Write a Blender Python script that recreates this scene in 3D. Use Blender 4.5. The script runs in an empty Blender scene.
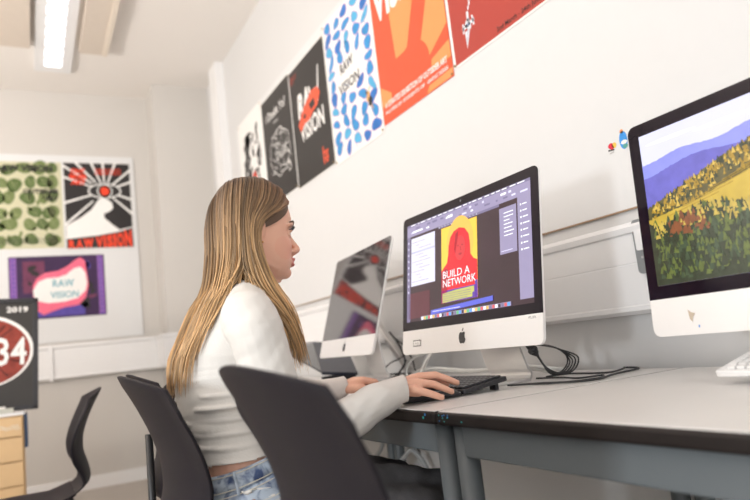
import bpy, bmesh, math, random
from mathutils import Vector, Matrix, noise as mnoise
random.seed(7)
C = bpy.context.scene.collection
SC = bpy.context.scene
PI = math.pi
# ------------------------------------------------------------------ camera
EYE = Vector((0, 0, .885))
R = Vector((0.88335484, -0.45509499, -0.1121284)); U = Vector((0.03389648, -0.17657513, 0.98370333)); F = Vector((0.46747755, 0.87275986, 0.14055238))
cam = bpy.data.cameras.new('camera'); co = bpy.data.objects.new('camera', cam); C.objects.link(co)
co.matrix_world = Matrix(((R.x, U.x, -F.x, EYE.x), (R.y, U.y, -F.y, EYE.y), (R.z, U.z, -F.z, EYE.z), (0, 0, 0, 1)))
cam.sensor_width = 36; cam.lens = 660.94 * 36 / 750; cam.clip_start = .05
cam.dof.use_dof = True; cam.dof.focus_distance = 1.56; cam.dof.aperture_fstop = 2.6
SC.camera = co
# ------------------------------------------------------------------ light
SC.view_settings.view_transform = 'Standard'; SC.view_settings.look = 'None'
SC.view_settings.gamma = 1; SC.view_settings.use_curve_mapping = False; SC.view_settings.exposure = 0.45
try:
    SC.cycles.use_denoising = True; SC.cycles.max_bounces = 8; SC.cycles.sample_clamp_indirect = 6
except Exception: pass
w = bpy.data.worlds.new('world'); SC.world = w; w.use_nodes = True
bg = w.node_tree.nodes['Background']; bg.inputs[0].default_value = (1, .97, .945, 1); bg.inputs[1].default_value = 1.08
def area(name, loc, target, sx, sy, power, col):
    l = bpy.data.lights.new(name, 'AREA'); l.shape = 'RECTANGLE'; l.size = sx; l.size_y = sy; l.energy = power; l.color = col
    o = bpy.data.objects.new(name, l); C.objects.link(o); o.location = loc
    o.rotation_euler = (Vector(target) - Vector(loc)).to_track_quat('-Z', 'Y').to_euler(); return o
area('studio_flash', (-1.75, .35, 1.05), (1.3, 1.4, 1.05), .28, .28, 19, (.90, .96, 1.0))
area('added_ceiling_fill', (-2.5, 2.6, 1.6), (-2.1, 3.3, 3.3), .8, .8, 120, (1, .94, .88))  # unseen uplight added to brighten the ceiling
area('window_daylight', (-2.9, 1.6, 2.2), (1.2, 2.6, .9), 2.2, 1.4, 14, (1, .97, .94))
# ------------------------------------------------------------------ helpers
MATS = {}
def mat(name, col, rough=.5, metal=0, var=.05, scale=20, bump=0, bscale=None, emit=0, spec=.5, coat=0, ior=None, sss=0):
    if name in MATS: return MATS[name]
    m = bpy.data.materials.new(name); m.use_nodes = True; nt = m.node_tree; b = nt.nodes['Principled BSDF']
    tc = nt.nodes.new('ShaderNodeTexCoord'); n = nt.nodes.new('ShaderNodeTexNoise')
    n.inputs['Scale'].default_value = scale; n.inputs['Detail'].default_value = 4
    nt.links.new(tc.outputs['Object'], n.inputs['Vector'])
    mx = nt.nodes.new('ShaderNodeMix'); mx.data_type = 'RGBA'
    a = [max(0, c * (1 - var)) for c in col]; d = [min(1, c * (1 + var)) for c in col]
    mx.inputs['A'].default_value = (*a, 1); mx.inputs['B'].default_value = (*d, 1)
    nt.links.new(n.outputs['Fac'], mx.inputs['Factor'])
    if emit:
        b.inputs['Base Color'].default_value = (.01, .01, .01, 1)
        nt.links.new(mx.outputs['Result'], b.inputs['Emission Color']); b.inputs['Emission Strength'].default_value = emit
    else:
        nt.links.new(mx.outputs['Result'], b.inputs['Base Color'])
    b.inputs['Roughness'].default_value = rough; b.inputs['Metallic'].default_value = metal
    b.inputs['Specular IOR Level'].default_value = spec
    if ior: b.inputs['IOR'].default_value = ior
    if coat: b.inputs['Coat Weight'].default_value = coat; b.inputs['Coat Roughness'].default_value = .08
    if sss:
        b.inputs['Subsurface Weight'].default_value = sss; b.inputs['Subsurface Radius'].default_value = (.012, .005, .003); b.inputs['Subsurface Scale'].default_value = 1
    if bump:
        n2 = nt.nodes.new('ShaderNodeTexNoise'); n2.inputs['Scale'].default_value = bscale or scale * 4; n2.inputs['Detail'].default_value = 3
        nt.links.new(tc.outputs['Object'], n2.inputs['Vector'])
        bp = nt.nodes.new('ShaderNodeBump'); bp.inputs['Strength'].default_value = bump; bp.inputs['Distance'].default_value = .002
        nt.links.new(n2.outputs['Fac'], bp.inputs['Height']); nt.links.new(bp.outputs['Normal'], b.inputs['Normal'])
    MATS[name] = m; return m
def inks(name, col, var=.03, scale=30, rough=.35): return mat(name, col, rough=rough, var=var, scale=scale, spec=.3)
def glow(name, col, e=1.0, var=.04, scale=60): return mat(name, col, rough=.12, var=var, scale=scale, emit=e)
def V(*a): return Vector(a)
def tag(o, label=None, cat=None, group=None, kind=None):
    if label: o['label'] = label
    if cat: o['category'] = cat
    if group: o['group'] = group
    if kind: o['kind'] = kind
    return o
def empty(name, loc, rz=0, **k):
    o = bpy.data.objects.new(name, None); C.objects.link(o); o.location = loc; o.rotation_euler = (0, 0, rz); o.empty_display_size = .05
    return tag(o, **k)
def link(name, bm, mats, parent=None, smooth=False, bevel=0, seg=2, **k):
    if not isinstance(mats, (list, tuple)): mats = [mats]
    bmesh.ops.recalc_face_normals(bm, faces=bm.faces)
    me = bpy.data.meshes.new(name); bm.to_mesh(me); bm.free()
    for m in mats: me.materials.append(m)
    if smooth:
        for p in me.polygons: p.use_smooth = True
    o = bpy.data.objects.new(name, me); C.objects.link(o)
    if parent: o.parent = parent
    if bevel:
        md = o.modifiers.new('bevel', 'BEVEL'); md.width = bevel; md.segments = seg; md.limit_method = 'ANGLE'
    return tag(o, **k)
def box(bm, lo, hi, mi=0, M=None):
    vs = []
    for x in (lo[0], hi[0]):
        for y in (lo[1], hi[1]):
            for z in (lo[2], hi[2]):
                p = V(x, y, z); vs.append(bm.verts.new(M @ p if M else p))
    for f in ((0, 1, 3, 2), (4, 6, 7, 5), (0, 4, 5, 1), (2, 3, 7, 6), (0, 2, 6, 4), (1, 5, 7, 3)):
        bm.faces.new([vs[i] for i in f]).material_index = mi
    return bm
def BX(lo, hi, M=None): return box(bmesh.new(), lo, hi, 0, M)
def catmull(pts, n):
    pts = [Vector(p) for p in pts]; P = [pts[0]] + pts + [pts[-1]]; out = []
    for i in range(1, len(P) - 2):
        for k in range(n):
            t = k / n; a, b, c, d = P[i - 1:i + 3]
            out.append(.5 * ((2 * b) + (c - a) * t + (2 * a - 5 * b + 4 * c - d) * t * t + (3 * b - a - 3 * c + d) * t ** 3))
    out.append(P[-2]); return out
def tube(bm, pts, r, n=8, mi=0, flat=1.0, cap=True):
    pts = [Vector(p) for p in pts]; rs = r if isinstance(r, (list, tuple)) else [r] * len(pts)
    prev = None; rings = []
    for i, p in enumerate(pts):
        d = (pts[min(i + 1, len(pts) - 1)] - pts[max(i - 1, 0)]); d = d.normalized() if d.length > 1e-9 else V(0, 0, 1)
        if prev is None: s = d.orthogonal().normalized()
        else:
            s = prev - d * prev.dot(d); s = s.normalized() if s.length > 1e-6 else d.orthogonal().normalized()
        prev = s; t = d.cross(s)
        rings.append([bm.verts.new(p + (s * math.cos(2 * PI * k / n) + t * math.sin(2 * PI * k / n) * flat) * rs[i]) for k in range(n)])
    fs = []
    for a, b in zip(rings, rings[1:]):
        for k in range(n): f = bm.faces.new((a[k], a[(k + 1) % n], b[(k + 1) % n], b[k])); f.material_index = mi; fs.append(f)
    if not cap: return fs
    if cap:
        bm.faces.new(rings[0]).material_index = mi; bm.faces.new(rings[-1][::-1]).material_index = mi
    return bm
def loft(bm, rings, cap=True, mi=0):
    rs = [[bm.verts.new(p) for p in r] for r in rings]; n = len(rs[0])
    for a, b in zip(rs, rs[1:]):
        for k in range(n): bm.faces.new((a[k], a[(k + 1) % n], b[(k + 1) % n], b[k])).material_index = mi
    if cap: bm.faces.new(rs[0]).material_index = mi; bm.faces.new(rs[-1][::-1]).material_index = mi
    return bm
def ball(bm, c, r, rz=None, n=16, m=10, M=None):
    if not isinstance(r, (tuple, list)): r = (r, r, r)
    c = Vector(c); rows = []
    T = M or Matrix()
    top = bm.verts.new(c + T @ V(0, 0, r[2])); bot = bm.verts.new(c + T @ V(0, 0, -r[2]))
    for i in range(1, m):
        a = PI * i / m
        rows.append([bm.verts.new(c + T @ V(r[0] * math.sin(a) * math.cos(2 * PI * k / n), r[1] * math.sin(a) * math.sin(2 * PI * k / n), r[2] * math.cos(a))) for k in range(n)])
    for k in range(n): bm.faces.new((top, rows[0][k], rows[0][(k + 1) % n])); bm.faces.new((bot, rows[-1][(k + 1) % n], rows[-1][k]))
    for a, b in zip(rows, rows[1:]):
        for k in range(n): bm.faces.new((a[k], b[k], b[(k + 1) % n], a[(k + 1) % n]))
    return bm
def caps(bm, pts, rs, n=14):            # rounded tapered chain for later fusing
    pts = [Vector(p) for p in pts]
    for p, r in zip(pts, rs): ball(bm, p, r, n=n, m=8)
    for i in range(len(pts) - 1): tube(bm, [pts[i], pts[i + 1]], [rs[i], rs[i + 1]], n=n)
def prism(bm, outline, t0, t1, M, mi=0):   # outline in local xy, extruded z t0..t1
    a = [bm.verts.new(M @ V(x, y, t0)) for x, y in outline]; b = [bm.verts.new(M @ V(x, y, t1)) for x, y in outline]; n = len(a)
    bm.faces.new(a[::-1]).material_index = mi; bm.faces.new(b).material_index = mi
    for k in range(n): bm.faces.new((a[k], a[(k + 1) % n], b[(k + 1) % n], b[k])).material_index = mi
def rrect(x0, y0, x1, y1, r, n=5):
    o = []
    for cx, cy, a0 in ((x1 - r, y1 - r, 0), (x0 + r, y1 - r, 90), (x0 + r, y0 + r, 180), (x1 - r, y0 + r, 270)):
        for k in range(n + 1): a = math.radians(a0 + 90 * k / n); o.append((cx + r * math.cos(a), cy + r * math.sin(a)))
    return o
def frame(O, Uv, Vv):        # matrix: local x along U, y along V, z outwards
    Uv = Vector(Uv).normalized(); Vv = Vector(Vv).normalized(); N = Uv.cross(Vv)
    return Matrix(((Uv.x, Vv.x, N.x, O[0]), (Uv.y, Vv.y, N.y, O[1]), (Uv.z, Vv.z, N.z, O[2]), (0, 0, 0, 1)))
_tc = {}
def text_faces(s, bold=0.0):
    key = (s, bold)
    if key not in _tc:
        c = bpy.data.curves.new('t', 'FONT'); c.body = s; c.size = 1; c.offset = bold; c.resolution_u = 2
        o = bpy.data.objects.new('t', c); C.objects.link(o); bpy.context.view_layer.update()
        me = o.to_mesh(); vs = [(v.co.x, v.co.y) for v in me.vertices]; fs = [tuple(p.vertices) for p in me.polygons]
        o.to_mesh_clear(); bpy.data.objects.remove(o); bpy.data.curves.remove(c)
        x0 = min(v[0] for v in vs); x1 = max(v[0] for v in vs); y0 = min(v[1] for v in vs); y1 = max(v[1] for v in vs)
        _tc[key] = ([((x - x0) / (x1 - x0), (y - y0) / (y1 - y0)) for x, y in vs], fs)
    return _tc[key]
class Art:
    """flat printed layers on one sheet: polygons in sheet coordinates (x right, y DOWN from the top-left corner), one mesh"""
    def __init__(s, M, lift=.0004): s.bm = bmesh.new(); s.M = M; s.mats = []; s.l = 1; s.lift = lift
    def mi(s, m):
        if m not in s.mats: s.mats.append(m)
        return s.mats.index(m)
    def up(s): s.l += 1
    def poly(s, pts, m):
        try: s.bm.faces.new([s.bm.verts.new(s.M @ V(x, -y, s.l * s.lift)) for x, y in pts]).material_index = s.mi(m)
        except ValueError: pass
    def rect(s, x0, y0, x1, y1, m): s.poly([(x0, y0), (x1, y0), (x1, y1), (x0, y1)], m)
    def disc(s, x, y, rx, ry, m, n=24, rot=0, wob=0, seed=0):
        rnd = random.Random(seed); ph = [rnd.uniform(0, 6.28) for _ in range(3)]; P = []
        for k in range(n):
            a = 2 * PI * k / n; q = 1 + wob * (math.sin(2 * a + ph[0]) + .6 * math.sin(3 * a + ph[1]))
            X = rx * q * math.cos(a); Y = ry * q * math.sin(a); P.append((x + X * math.cos(rot) - Y * math.sin(rot), y + X * math.sin(rot) + Y * math.cos(rot)))
        s.poly(P, m)
    def line(s, pts, wd, m, w2=None):
        for i in range(len(pts) - 1):
            a = Vector(pts[i]); b = Vector(pts[i + 1]); d = (b - a)
            if d.length < 1e-6: continue
            d.normalize(); n = V(-d.y, d.x, 0).to_2d(); wa = wd / 2; wb = (w2 if w2 else wd) / 2
            s.poly([a - n * wa, b - n * wb, b + n * wb, a + n * wa], m)
    def text(s, t, x, y, wd, h, m, rot=0, bold=0, slant=0):   # x,y = lower-left corner of the word
        vs, fs = text_faces(t, bold); i = s.mi(m); c, q = math.cos(rot), math.sin(rot)
        out = []
        for (a, b) in vs:
            X = a * wd + slant * b * h; Y = b * h; out.append(s.bm.verts.new(s.M @ V(x + X * c - Y * q, -(y - X * q - Y * c), s.l * s.lift)))
        for f in fs:
            try: s.bm.faces.new([out[k] for k in f]).material_index = i
            except ValueError: pass
    def done(s, name, parent=None, **k):
        me = bpy.data.meshes.new(name); s.bm.to_mesh(me); s.bm.free()
        for m in s.mats: me.materials.append(m)
        o = bpy.data.objects.new(name, me); C.objects.link(o); o.parent = parent; return tag(o, **k)
def bake(o):
    dg = bpy.context.evaluated_depsgraph_get(); me = bpy.data.meshes.new_from_object(o.evaluated_get(dg)); o.modifiers.clear(); o.data = me
    for p in me.polygons: p.use_smooth = True
def fuse(name, bm, m, voxel, smooth=4, parent=None, fac=.5, **k):
    me = bpy.data.meshes.new(name); bmesh.ops.recalc_face_normals(bm, faces=bm.faces); bm.to_mesh(me); bm.free()
    for q in (m if isinstance(m, list) else [m]): me.materials.append(q)
    o = bpy.data.objects.new(name, me); C.objects.link(o)
    r = o.modifiers.new('r', 'REMESH'); r.mode = 'VOXEL'; r.voxel_size = voxel; r.use_smooth_shade = True
    s = o.modifiers.new('s', 'SMOOTH'); s.factor = fac; s.iterations = smooth
    bpy.context.view_layer.update(); bake(o); o.parent = parent
    return tag(o, **k)
# ------------------------------------------------------------------ materials
M_wall = mat('painted_wall', (.66, .66, .66), .45, var=.02, scale=3, bump=.05, bscale=60)
M_wallb = mat('painted_back_wall', (.60, .575, .545), .5, var=.02, scale=3)
M_ceil = mat('ceiling_paint', (.84, .80, .76), .7, var=.015, scale=2)
M_floor = mat('grey_vinyl_floor', (.42, .38, .34), .4, var=.12, scale=8)
M_trunk = mat('white_plastic_trunking', (.84, .84, .845), .3, var=.01)
M_board = mat('white_pinboard', (.715, .72, .725), .5, var=.01)
M_boardedge = mat('board_edge_brown', (.34, .22, .13), .6, var=.1)
M_alu = mat('brushed_aluminium', (.78, .77, .76), .30, metal=.85, var=.02, scale=40)
M_chin = mat('silver_aluminium_chin', (.86, .855, .85), .38, metal=.35, var=.01, scale=40)
M_glassblk = mat('black_screen_glass', (.010, .006, .012), .06, var=.3, scale=14, ior=1.45, spec=.3)
M_dark = mat('logo_black', (.02, .02, .022), .3)
M_blackpl = mat('black_plastic', (.022, .022, .026), .38, var=.1, bump=.1, bscale=400)
M_cable = mat('black_cable_rubber', (.02, .02, .022), .45)
M_cablew = mat('pale_grey_cable', (.70, .71, .69), .4)
M_cableg = mat('grey_cable', (.42, .44, .45), .4)
M_chair = mat('black_polypropylene', (.010, .008, .012), .55, var=.08, scale=30, spec=.25, bump=.15, bscale=500)
M_tube = mat('black_steel_tube', (.03, .03, .032), .35, metal=.3)
M_steel = mat('grey_blue_painted_steel', (.125, .142, .152), .45, var=.05, scale=6)
M_edge = mat('dark_brown_table_edging', (.014, .010, .009), .5, var=.25, scale=30, spec=.3)
M_wood = mat('light_birch_drawer', (.72, .50, .27), .45, var=.08, scale=8)
M_navy = mat('navy_side_panel', (.03, .07, .16), .4)
M_white = mat('white_paper', (.85, .84, .82), .5, var=.01)
M_ink = inks('black_ink', (.03, .027, .027))
M_inkw = inks('white_ink', (.85, .84, .82))
M_red = inks('vermilion_ink', (.83, .07, .03))
M_orange = inks('orange_red_ink', (.80, .105, .045), .06, 6)
M_peach = inks('peach_orange_ink', (.86, .32, .11))
M_rust = inks('rust_red_ink', (.44, .06, .045), .04, 4)
# table top: pale laminate with faint smears
def laminate():
    m = mat('pale_grey_laminate', (.70, .685, .67), .32, var=.06, scale=5); return m
M_top = laminate()
# ------------------------------------------------------------------ room
W = 1.5; B = 6.0; CE = 3.335
def struct(name, bm, m, bevel=0): return link(name, bm, m, kind='structure', bevel=bevel)
struct('floor', BX((-3.3, -2.5, -.1), (W + .12, B + .12, 0)), M_floor)
struct('ceiling', BX((-3.3, -2.5, CE), (W + .12, B + .12, CE + .1)), M_ceil)
struct('wall_right', BX((W, -2.5, 0), (W + .12, B, CE)), M_wall)
struct('wall_back', BX((-3.3, B, 0), (W + .12, B + .12, CE)), M_wallb)
struct('wall_left', BX((-3.42, 1.2, 0), (-3.3, B + .12, CE)), M_wallb)
bm = BX((1.02, 5.66, 0), (W, B, CE)); struct('trim_1', bm, M_wallb)             # boxed pier in the corner
bm = BX((1.435, 5.10, 0), (W, 5.32, CE)); struct('trim_2', bm, M_trunk)           # white boxed riser
bm = bmesh.new(); box(bm, (-3.3, B - .015, 0), (1.02, B, .10)); box(bm, (1.005, 5.645, 0), (W, 5.66, .10)); struct('baseboard_back', bm, M_trunk)
struct('baseboard_right', BX((W - .015, -2.5, 0), (W, 5.10, .10)), M_trunk)
# wall pinboards
def pinboard(name, lo, hi, lab):
    r = empty(name, ((lo[0] + hi[0]) / 2, (lo[1] + hi[1]) / 2, lo[2]), label=lab, cat='pinboard'); o = r.location
    link('board_panel', BX(tuple(V(*lo) - o), tuple(V(*hi) - o)), M_board, r)
    return r
pb = pinboard('pinboard', (W - .010, .2, 1.178), (W - .0006, 4.86, 2.665), 'long white wall board behind the row of posters on the right wall')
link('edge_strip', BX((-.0065, -2.33, -.004), (.003, 2.33, 0)), M_boardedge, pb, label='brown lower edge of the board')
pb2 = pinboard('pinboard', (-1.3, B - .012, 1.19), (.875, B - .0006, 2.768), 'white wall board on the far wall holding three posters')
# dado trunking
def trunk_profile(bm, path, dirs, z0=.885, z1=1.132):
    # profile (offset from wall, z)
    prof = [(0, z0), (.035, z0), (.055, z0 + .010), (.055, z0 + .022), (.050, z0 + .025), (.050, z0 + .135), (.0485, z0 + .136), (.0485, z0 + .139), (.050, z0 + .140),
            (.050, z1 - .030), (.058, z1 - .027), (.062, z1 - .012), (.055, z1), (0, z1)]
    loft(bm, [[Vector((p[0] + d[0] * (o + .0006), p[1] + d[1] * (o + .0006), z)) for o, z in prof] for p, d in zip(path, dirs)])
bm = bmesh.new(); trunk_profile(bm, [(W, -1.0), (W, 5.10)], [(-1, 0), (-1, 0)])
tr = link('cable_trunking', bm, M_trunk, label='white plastic dado trunking running along the right wall behind the desks', cat='trunking')
bm = bmesh.new(); trunk_profile(bm, [(-1.6, B), (1.02, B), (1.02, 5.66), (W, 5.66)], [(0, -1), (-1, -1), (-1, -1), (0, -1)], .890, 1.165)
tr2 = link('cable_trunking', bm, M_trunk, label='white plastic dado trunking on the far wall below the white board', cat='trunking')
link('joint_cover', BX((.135, B - .066, .886), (.165, B - .045, 1.17)), M_trunk, tr2)
# grey plate with white inner on right trunking
sp = empty('wall_bracket', (1.4475, 1.205, 1.0), label='small grey metal bracket fixed on the trunking beside the right monitor', cat='bracket')
MM = frame((0, 0, 0), (0, -1, 0), (0, 0, 1))
bm = bmesh.new(); prism(bm, rrect(-.022, -.01, .022, .135, .012), 0, .006, MM); link('plate', bm, mat('grey_metal', (.30, .32, .33), .35, metal=.4), sp)
bm = bmesh.new(); prism(bm, rrect(-.013, .052, .016, .108, .005), .006, .011, MM); link('switch', bm, M_trunk, sp)
bm = bmesh.new(); prism(bm, rrect(-.003, .03, .003, .036, .002), .006, .009, MM); link('screw', bm, M_alu, sp)
# stickers on the wall
def art_on_right(y_left, ztop, off=.0105): return frame((W - off, y_left, ztop), (0, -1, 0), (0, 0, 1))
a = Art(art_on_right(1.312, 1.378)); a.disc(.022, .012, .011, .008, inks('sticker_red', (.7, .03, .06)), wob=.2); a.disc(.034, .012, .008, .008, inks('sticker_yellow', (.9, .55, .1))); a.line([(.010, .022), (.032, .024)], .004, M_ink); a.line([(.014, .032), (.03, .030)], .003, inks('sticker_grey', (.45, .43, .43)))
a.done('sticker', label='tiny red and yellow flower sticker on the white wall board', cat='sticker')
a = Art(art_on_right(1.262, 1.40)); bl = inks('sticker_blue', (.05, .30, .75)); a.disc(.018, .030, .014, .026, bl); a.disc(.016, .004, .006, .006, M_peach); a.up(); a.disc(.020, .036, .011, .006, M_inkw); a.disc(.022, .048, .009, .006, inks('sticker_green', (.1, .35, .3)))
a.done('sticker', label='blue oval sticker on the wall board close to the right monitor', cat='sticker')
# ------------------------------------------------------------------ posters
def pins(root, pts, M):
    for x, y in pts:
        bm = bmesh.new(); prism(bm, [(x + .005 * math.cos(k * PI / 4), -y + .005 * math.sin(k * PI / 4)) for k in range(8)], .002, .006, M); link('pin', bm, mat('brass_pin', (.35, .25, .12), .4, metal=.6), root)
def poster(M, wd, h, base, lab, bow=0):
    r = empty('poster', M.translation, label=lab, cat='poster', group=None)
    Mi = Matrix.Translation(-M.translation) @ M
    bm = bmesh.new(); box(bm, (0, -h, -.0012), (wd, 0, 0), 0, Mi); link('sheet', bm, base, r)
    return r, Mi
PW = .556
# 1 collage
M = art_on_right(4.79, 2.66, .0125); r, Mi = poster(M, .58, .80, M_white, 'white poster with a grey photo collage and a red dot, farthest on the right wall')
a = Art(Mi); g1 = inks('print_grey', (.35, .34, .34), .4, 40); g2 = inks('print_dark', (.07, .065, .065), .4, 40); rnd = random.Random(3)
for k in range(46): a.disc(rnd.uniform(.12, .46), rnd.uniform(.14, .68), rnd.uniform(.015, .05), rnd.uniform(.015, .06), rnd.choice([g1, g2, g2]), wob=.25, seed=k, n=14)
a.up(); a.disc(.38, .26, .05, .065, M_white, wob=.1); a.disc(.3, .5, .05, .1, M_white, wob=.1, seed=4); a.up(); a.disc(.385, .25, .013, .018, g2); a.disc(.31, .52, .055, .08, M_red); a.up(); a.line([(.31, .42), (.31, .49)], .012, g2); a.line([(.12, .2), (.2, .36), (.15, .6)], .03, g2)
a.done('print', r); pins(r, [(.02, .02), (.56, .02)], Mi)
# 2 brain
M = art_on_right(4.215, 2.622, .0125); r, Mi = poster(M, PW, .745, M_white, 'black poster with a white line-drawn brain, second from the far end of the row')
a = Art(Mi); a.rect(.008, .008, PW - .008, .735, M_ink); a.up()
a.text('I Doubt Yo?', .08, .175, .38, .062, M_inkw, bold=.012); a.text('THINK', .21, .222, .10, .018, M_inkw)
rnd = random.Random(5)
for k in range(38):
    cx = rnd.gauss(.29, .085); cy = rnd.gauss(.43, .065)
    if ((cx - .29) / .185) ** 2 + ((cy - .43) / .15) ** 2 > 1: continue
    pts = [(cx, cy)]; an = rnd.uniform(0, 6.28)
    for j in range(7): an += rnd.uniform(-1.1, 1.1); pts.append((pts[-1][0] + .018 * math.cos(an), pts[-1][1] + .014 * math.sin(an)))
    a.line(pts, .004, M_inkw)
ring = [(.29 + .185 * (1 + .05 * math.sin(9 * t)) * math.cos(t), .43 + .15 * (1 + .06 * math.sin(8 * t)) * math.sin(t)) for t in [2 * PI * k / 60 for k in range(61)]]
a.line(ring, .006, M_inkw); a.line([(.40, .54), (.43, .60), (.47, .585), (.44, .53)], .006, M_inkw); a.line([(.42, .52), (.46, .56)], .02, M_inkw)
a.done('print', r); pins(r, [(.02, .02), (.53, .725)], Mi)
# 3 raw vision black with orange hand
M = art_on_right(3.662, 2.602, .0135); r, Mi = poster(M, PW, .742, M_white, 'black poster with white and orange RAW VISION lettering')
a = Art(Mi); a.rect(.010, .006, PW - .004, .735, M_ink); a.up()
for i, wd_ in enumerate((.10, .085, .06)): a.text('RAW VISION'[:8 - i], .03, .055 + i * .017, wd_, .010, M_red)
def brush(word, x, y, wd_, h, bold=.05, slant=.12): a.text(word, x, y, wd_, h, M_inkw, bold=bold, slant=slant)
brush('RA', .105, .335, .20, .15); a.line([(.30, .20), (.33, .335), (.375, .24), (.41, .325), (.455, .13)], .024, M_inkw, .012)
brush('VISION', .115, .485, .36, .115, .03, .0)
a.up(); a.poly([(.10, .37), (.17, .31), (.24, .27), (.33, .235), (.42, .245), (.45, .29), (.40, .345), (.33, .36), (.27, .39), (.20, .385), (.13, .42)], M_orange); a.up(); a.poly([(.28, .30), (.36, .285), (.37, .33), (.31, .345)], M_ink); a.disc(.205, .345, .02, .015, M_ink)
for k in range(4): a.rect(.42 + .02 * (k % 2), .63 + k * .018, .475 + .01 * ((k + 1) % 2), .644 + k * .018, M_orange)
a.rect(.41, .60, .425, .70, M_orange); a.done('print', r); pins(r, [(.02, .015), (.54, .015), (.02, .725), (.54, .725)], Mi)
# 4 blue blobs
M = art_on_right(3.102, 2.636, .0125); r, Mi = poster(M, PW, .79, M_white, 'white poster covered in watery blue blobs around a small swimmer'); a = Art(Mi)
b1 = inks('watercolour_blue', (.04, .28, .62), .25, 18); b2 = inks('watercolour_deep_blue', (.03, .17, .52), .25, 18); b3 = inks('watercolour_cyan', (.09, .42, .70), .2, 18); pk = inks('pink_pencil', (.62, .35, .62)); rnd = random.Random(11)
for i in range(5):
    for j in range(11):
        x = .065 + i * .106 + rnd.uniform(-.008, .008); y = .040 + j * .068 + rnd.uniform(-.008, .008) + (i % 2) * .02
        if y > .75 or (.09 < x < .40 and .30 < y < .46) or (abs(x - .44) < .035 and abs(y - .585) < .045): continue
        rx = rnd.uniform(.034, .044); ry = rnd.uniform(.022, .030); ro = rnd.uniform(-.9, .9); sd = i * 20 + j
        a.disc(x, y, rx + .004, ry + .004, pk, rot=ro, wob=.16, seed=sd, n=18); a.up(); a.disc(x, y, rx, ry, rnd.choice([b1, b1, b2, b3]), rot=ro, wob=.16, seed=sd, n=18); a.l -= 1
a.up(); a.text('RAW', .17, .352, .15, .055, M_ink, rot=.05, bold=.02); a.text('VISION', .13, .45, .24, .055, M_ink, rot=.0, bold=.02)
a.disc(.435, .57, .018, .026, inks('swim_skin', (.70, .38, .14)), rot=.4); a.up(); a.disc(.452, .60, .02, .024, M_ink, rot=.3); a.disc(.424, .545, .009, .010, M_ink); a.line([(.455, .61), (.475, .645)], .008, inks('swim_skin', (1, 1, 1))); a.line([(.43, .56), (.46, .53)], .007, inks('swim_skin', (1, 1, 1)))
for k in range(34): a.disc(rnd.uniform(.02, .53), rnd.uniform(.02, .76), .004, .005, b2, n=8)
a.done('print', r); pins(r, [(.012, .012), (.54, .012), (.012, .775), (.54, .775)], Mi)
# 5 orange rays
M = art_on_right(2.545, 2.655, .0135); r, Mi = poster(M, .575, .782, M_orange, 'orange red poster with peach sun rays and big white letters'); a = Art(Mi)
cx, cy = .30, .63
for P in ([(.17, .53), (.267, .529), (.353, .348), (.40, .005), (.10, .005), (.155, .305)], [(.366, .575), (.423, .637), (.573, .56), (.573, .22), (.50, .30)], [(.43, .70), (.44, .655), (.573, .63), (.573, .70)], [(.005, .60), (.10, .66), (.09, .70), (.005, .70)], [(.40, .752), (.573, .745), (.573, .778), (.38, .778)]): a.poly(P, M_peach)
a.up(); a.disc(cx, cy, .135, .11, M_orange, wob=.02); a.up()
a.text('VISION', .02, .305, .545, .20, M_inkw, bold=.04); a.text('RAW', .05, .12, .45, .10, M_inkw, bold=.05)
a.text('A CURATED EXHIBITION OF OUTSIDER ART', .03, .712, .515, .027, M_inkw, bold=.03); a.text('POSTERS BY STUDENTS OF', .03, .742, .34, .016, M_inkw, bold=.02); a.text('GRAPHIC DESIGN', .39, .742, .155, .016, M_inkw, bold=.02)
a.done('print', r); pins(r, [(.565, .772)], Mi)
# 6 rust poster
M = art_on_right(1.966, 2.655, .0125); r, Mi = poster(M, .575, .762, M_white, 'rust red poster with a small white dagger drawing, nearest of the posters'); a = Art(Mi)
a.rect(.016, .004, .572, .754, M_rust); a.up()
pb_ = inks('pale_blue_white', (.72, .76, .82))
for k in range(11): a.disc(.135 + .0062 * k + .003 * math.sin(k * 2), .575 - k * .014, .005, .009, pb_, rot=.3, n=8)
a.poly([(.098, .655), (.130, .655), (.100, .722)], pb_); a.disc(.121, .635, .020, .018, pb_, wob=.25); a.line([(.085, .640), (.16, .632)], .013, pb_); a.line([(.092, .62), (.090, .658)], .009, pb_); a.line([(.150, .612), (.155, .652)], .009, pb_); a.line([(.126, .585), (.124, .625)], .013, pb_)
a.up(); a.line([(.117, .655), (.104, .70)], .003, inks('steel_blue', (.2, .25, .4))); a.disc(.121, .635, .006, .006, inks('steel_blue', (1, 1, 1)))
a.text('2nd March - 24th June 2019', .275, .748, .285, .024, M_ink, bold=.01); a.text('Main Gallery', .44, .706, .125, .024, M_ink, bold=.012)
a.done('print', r); pins(r, [(.012, .752)], Mi)
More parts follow.
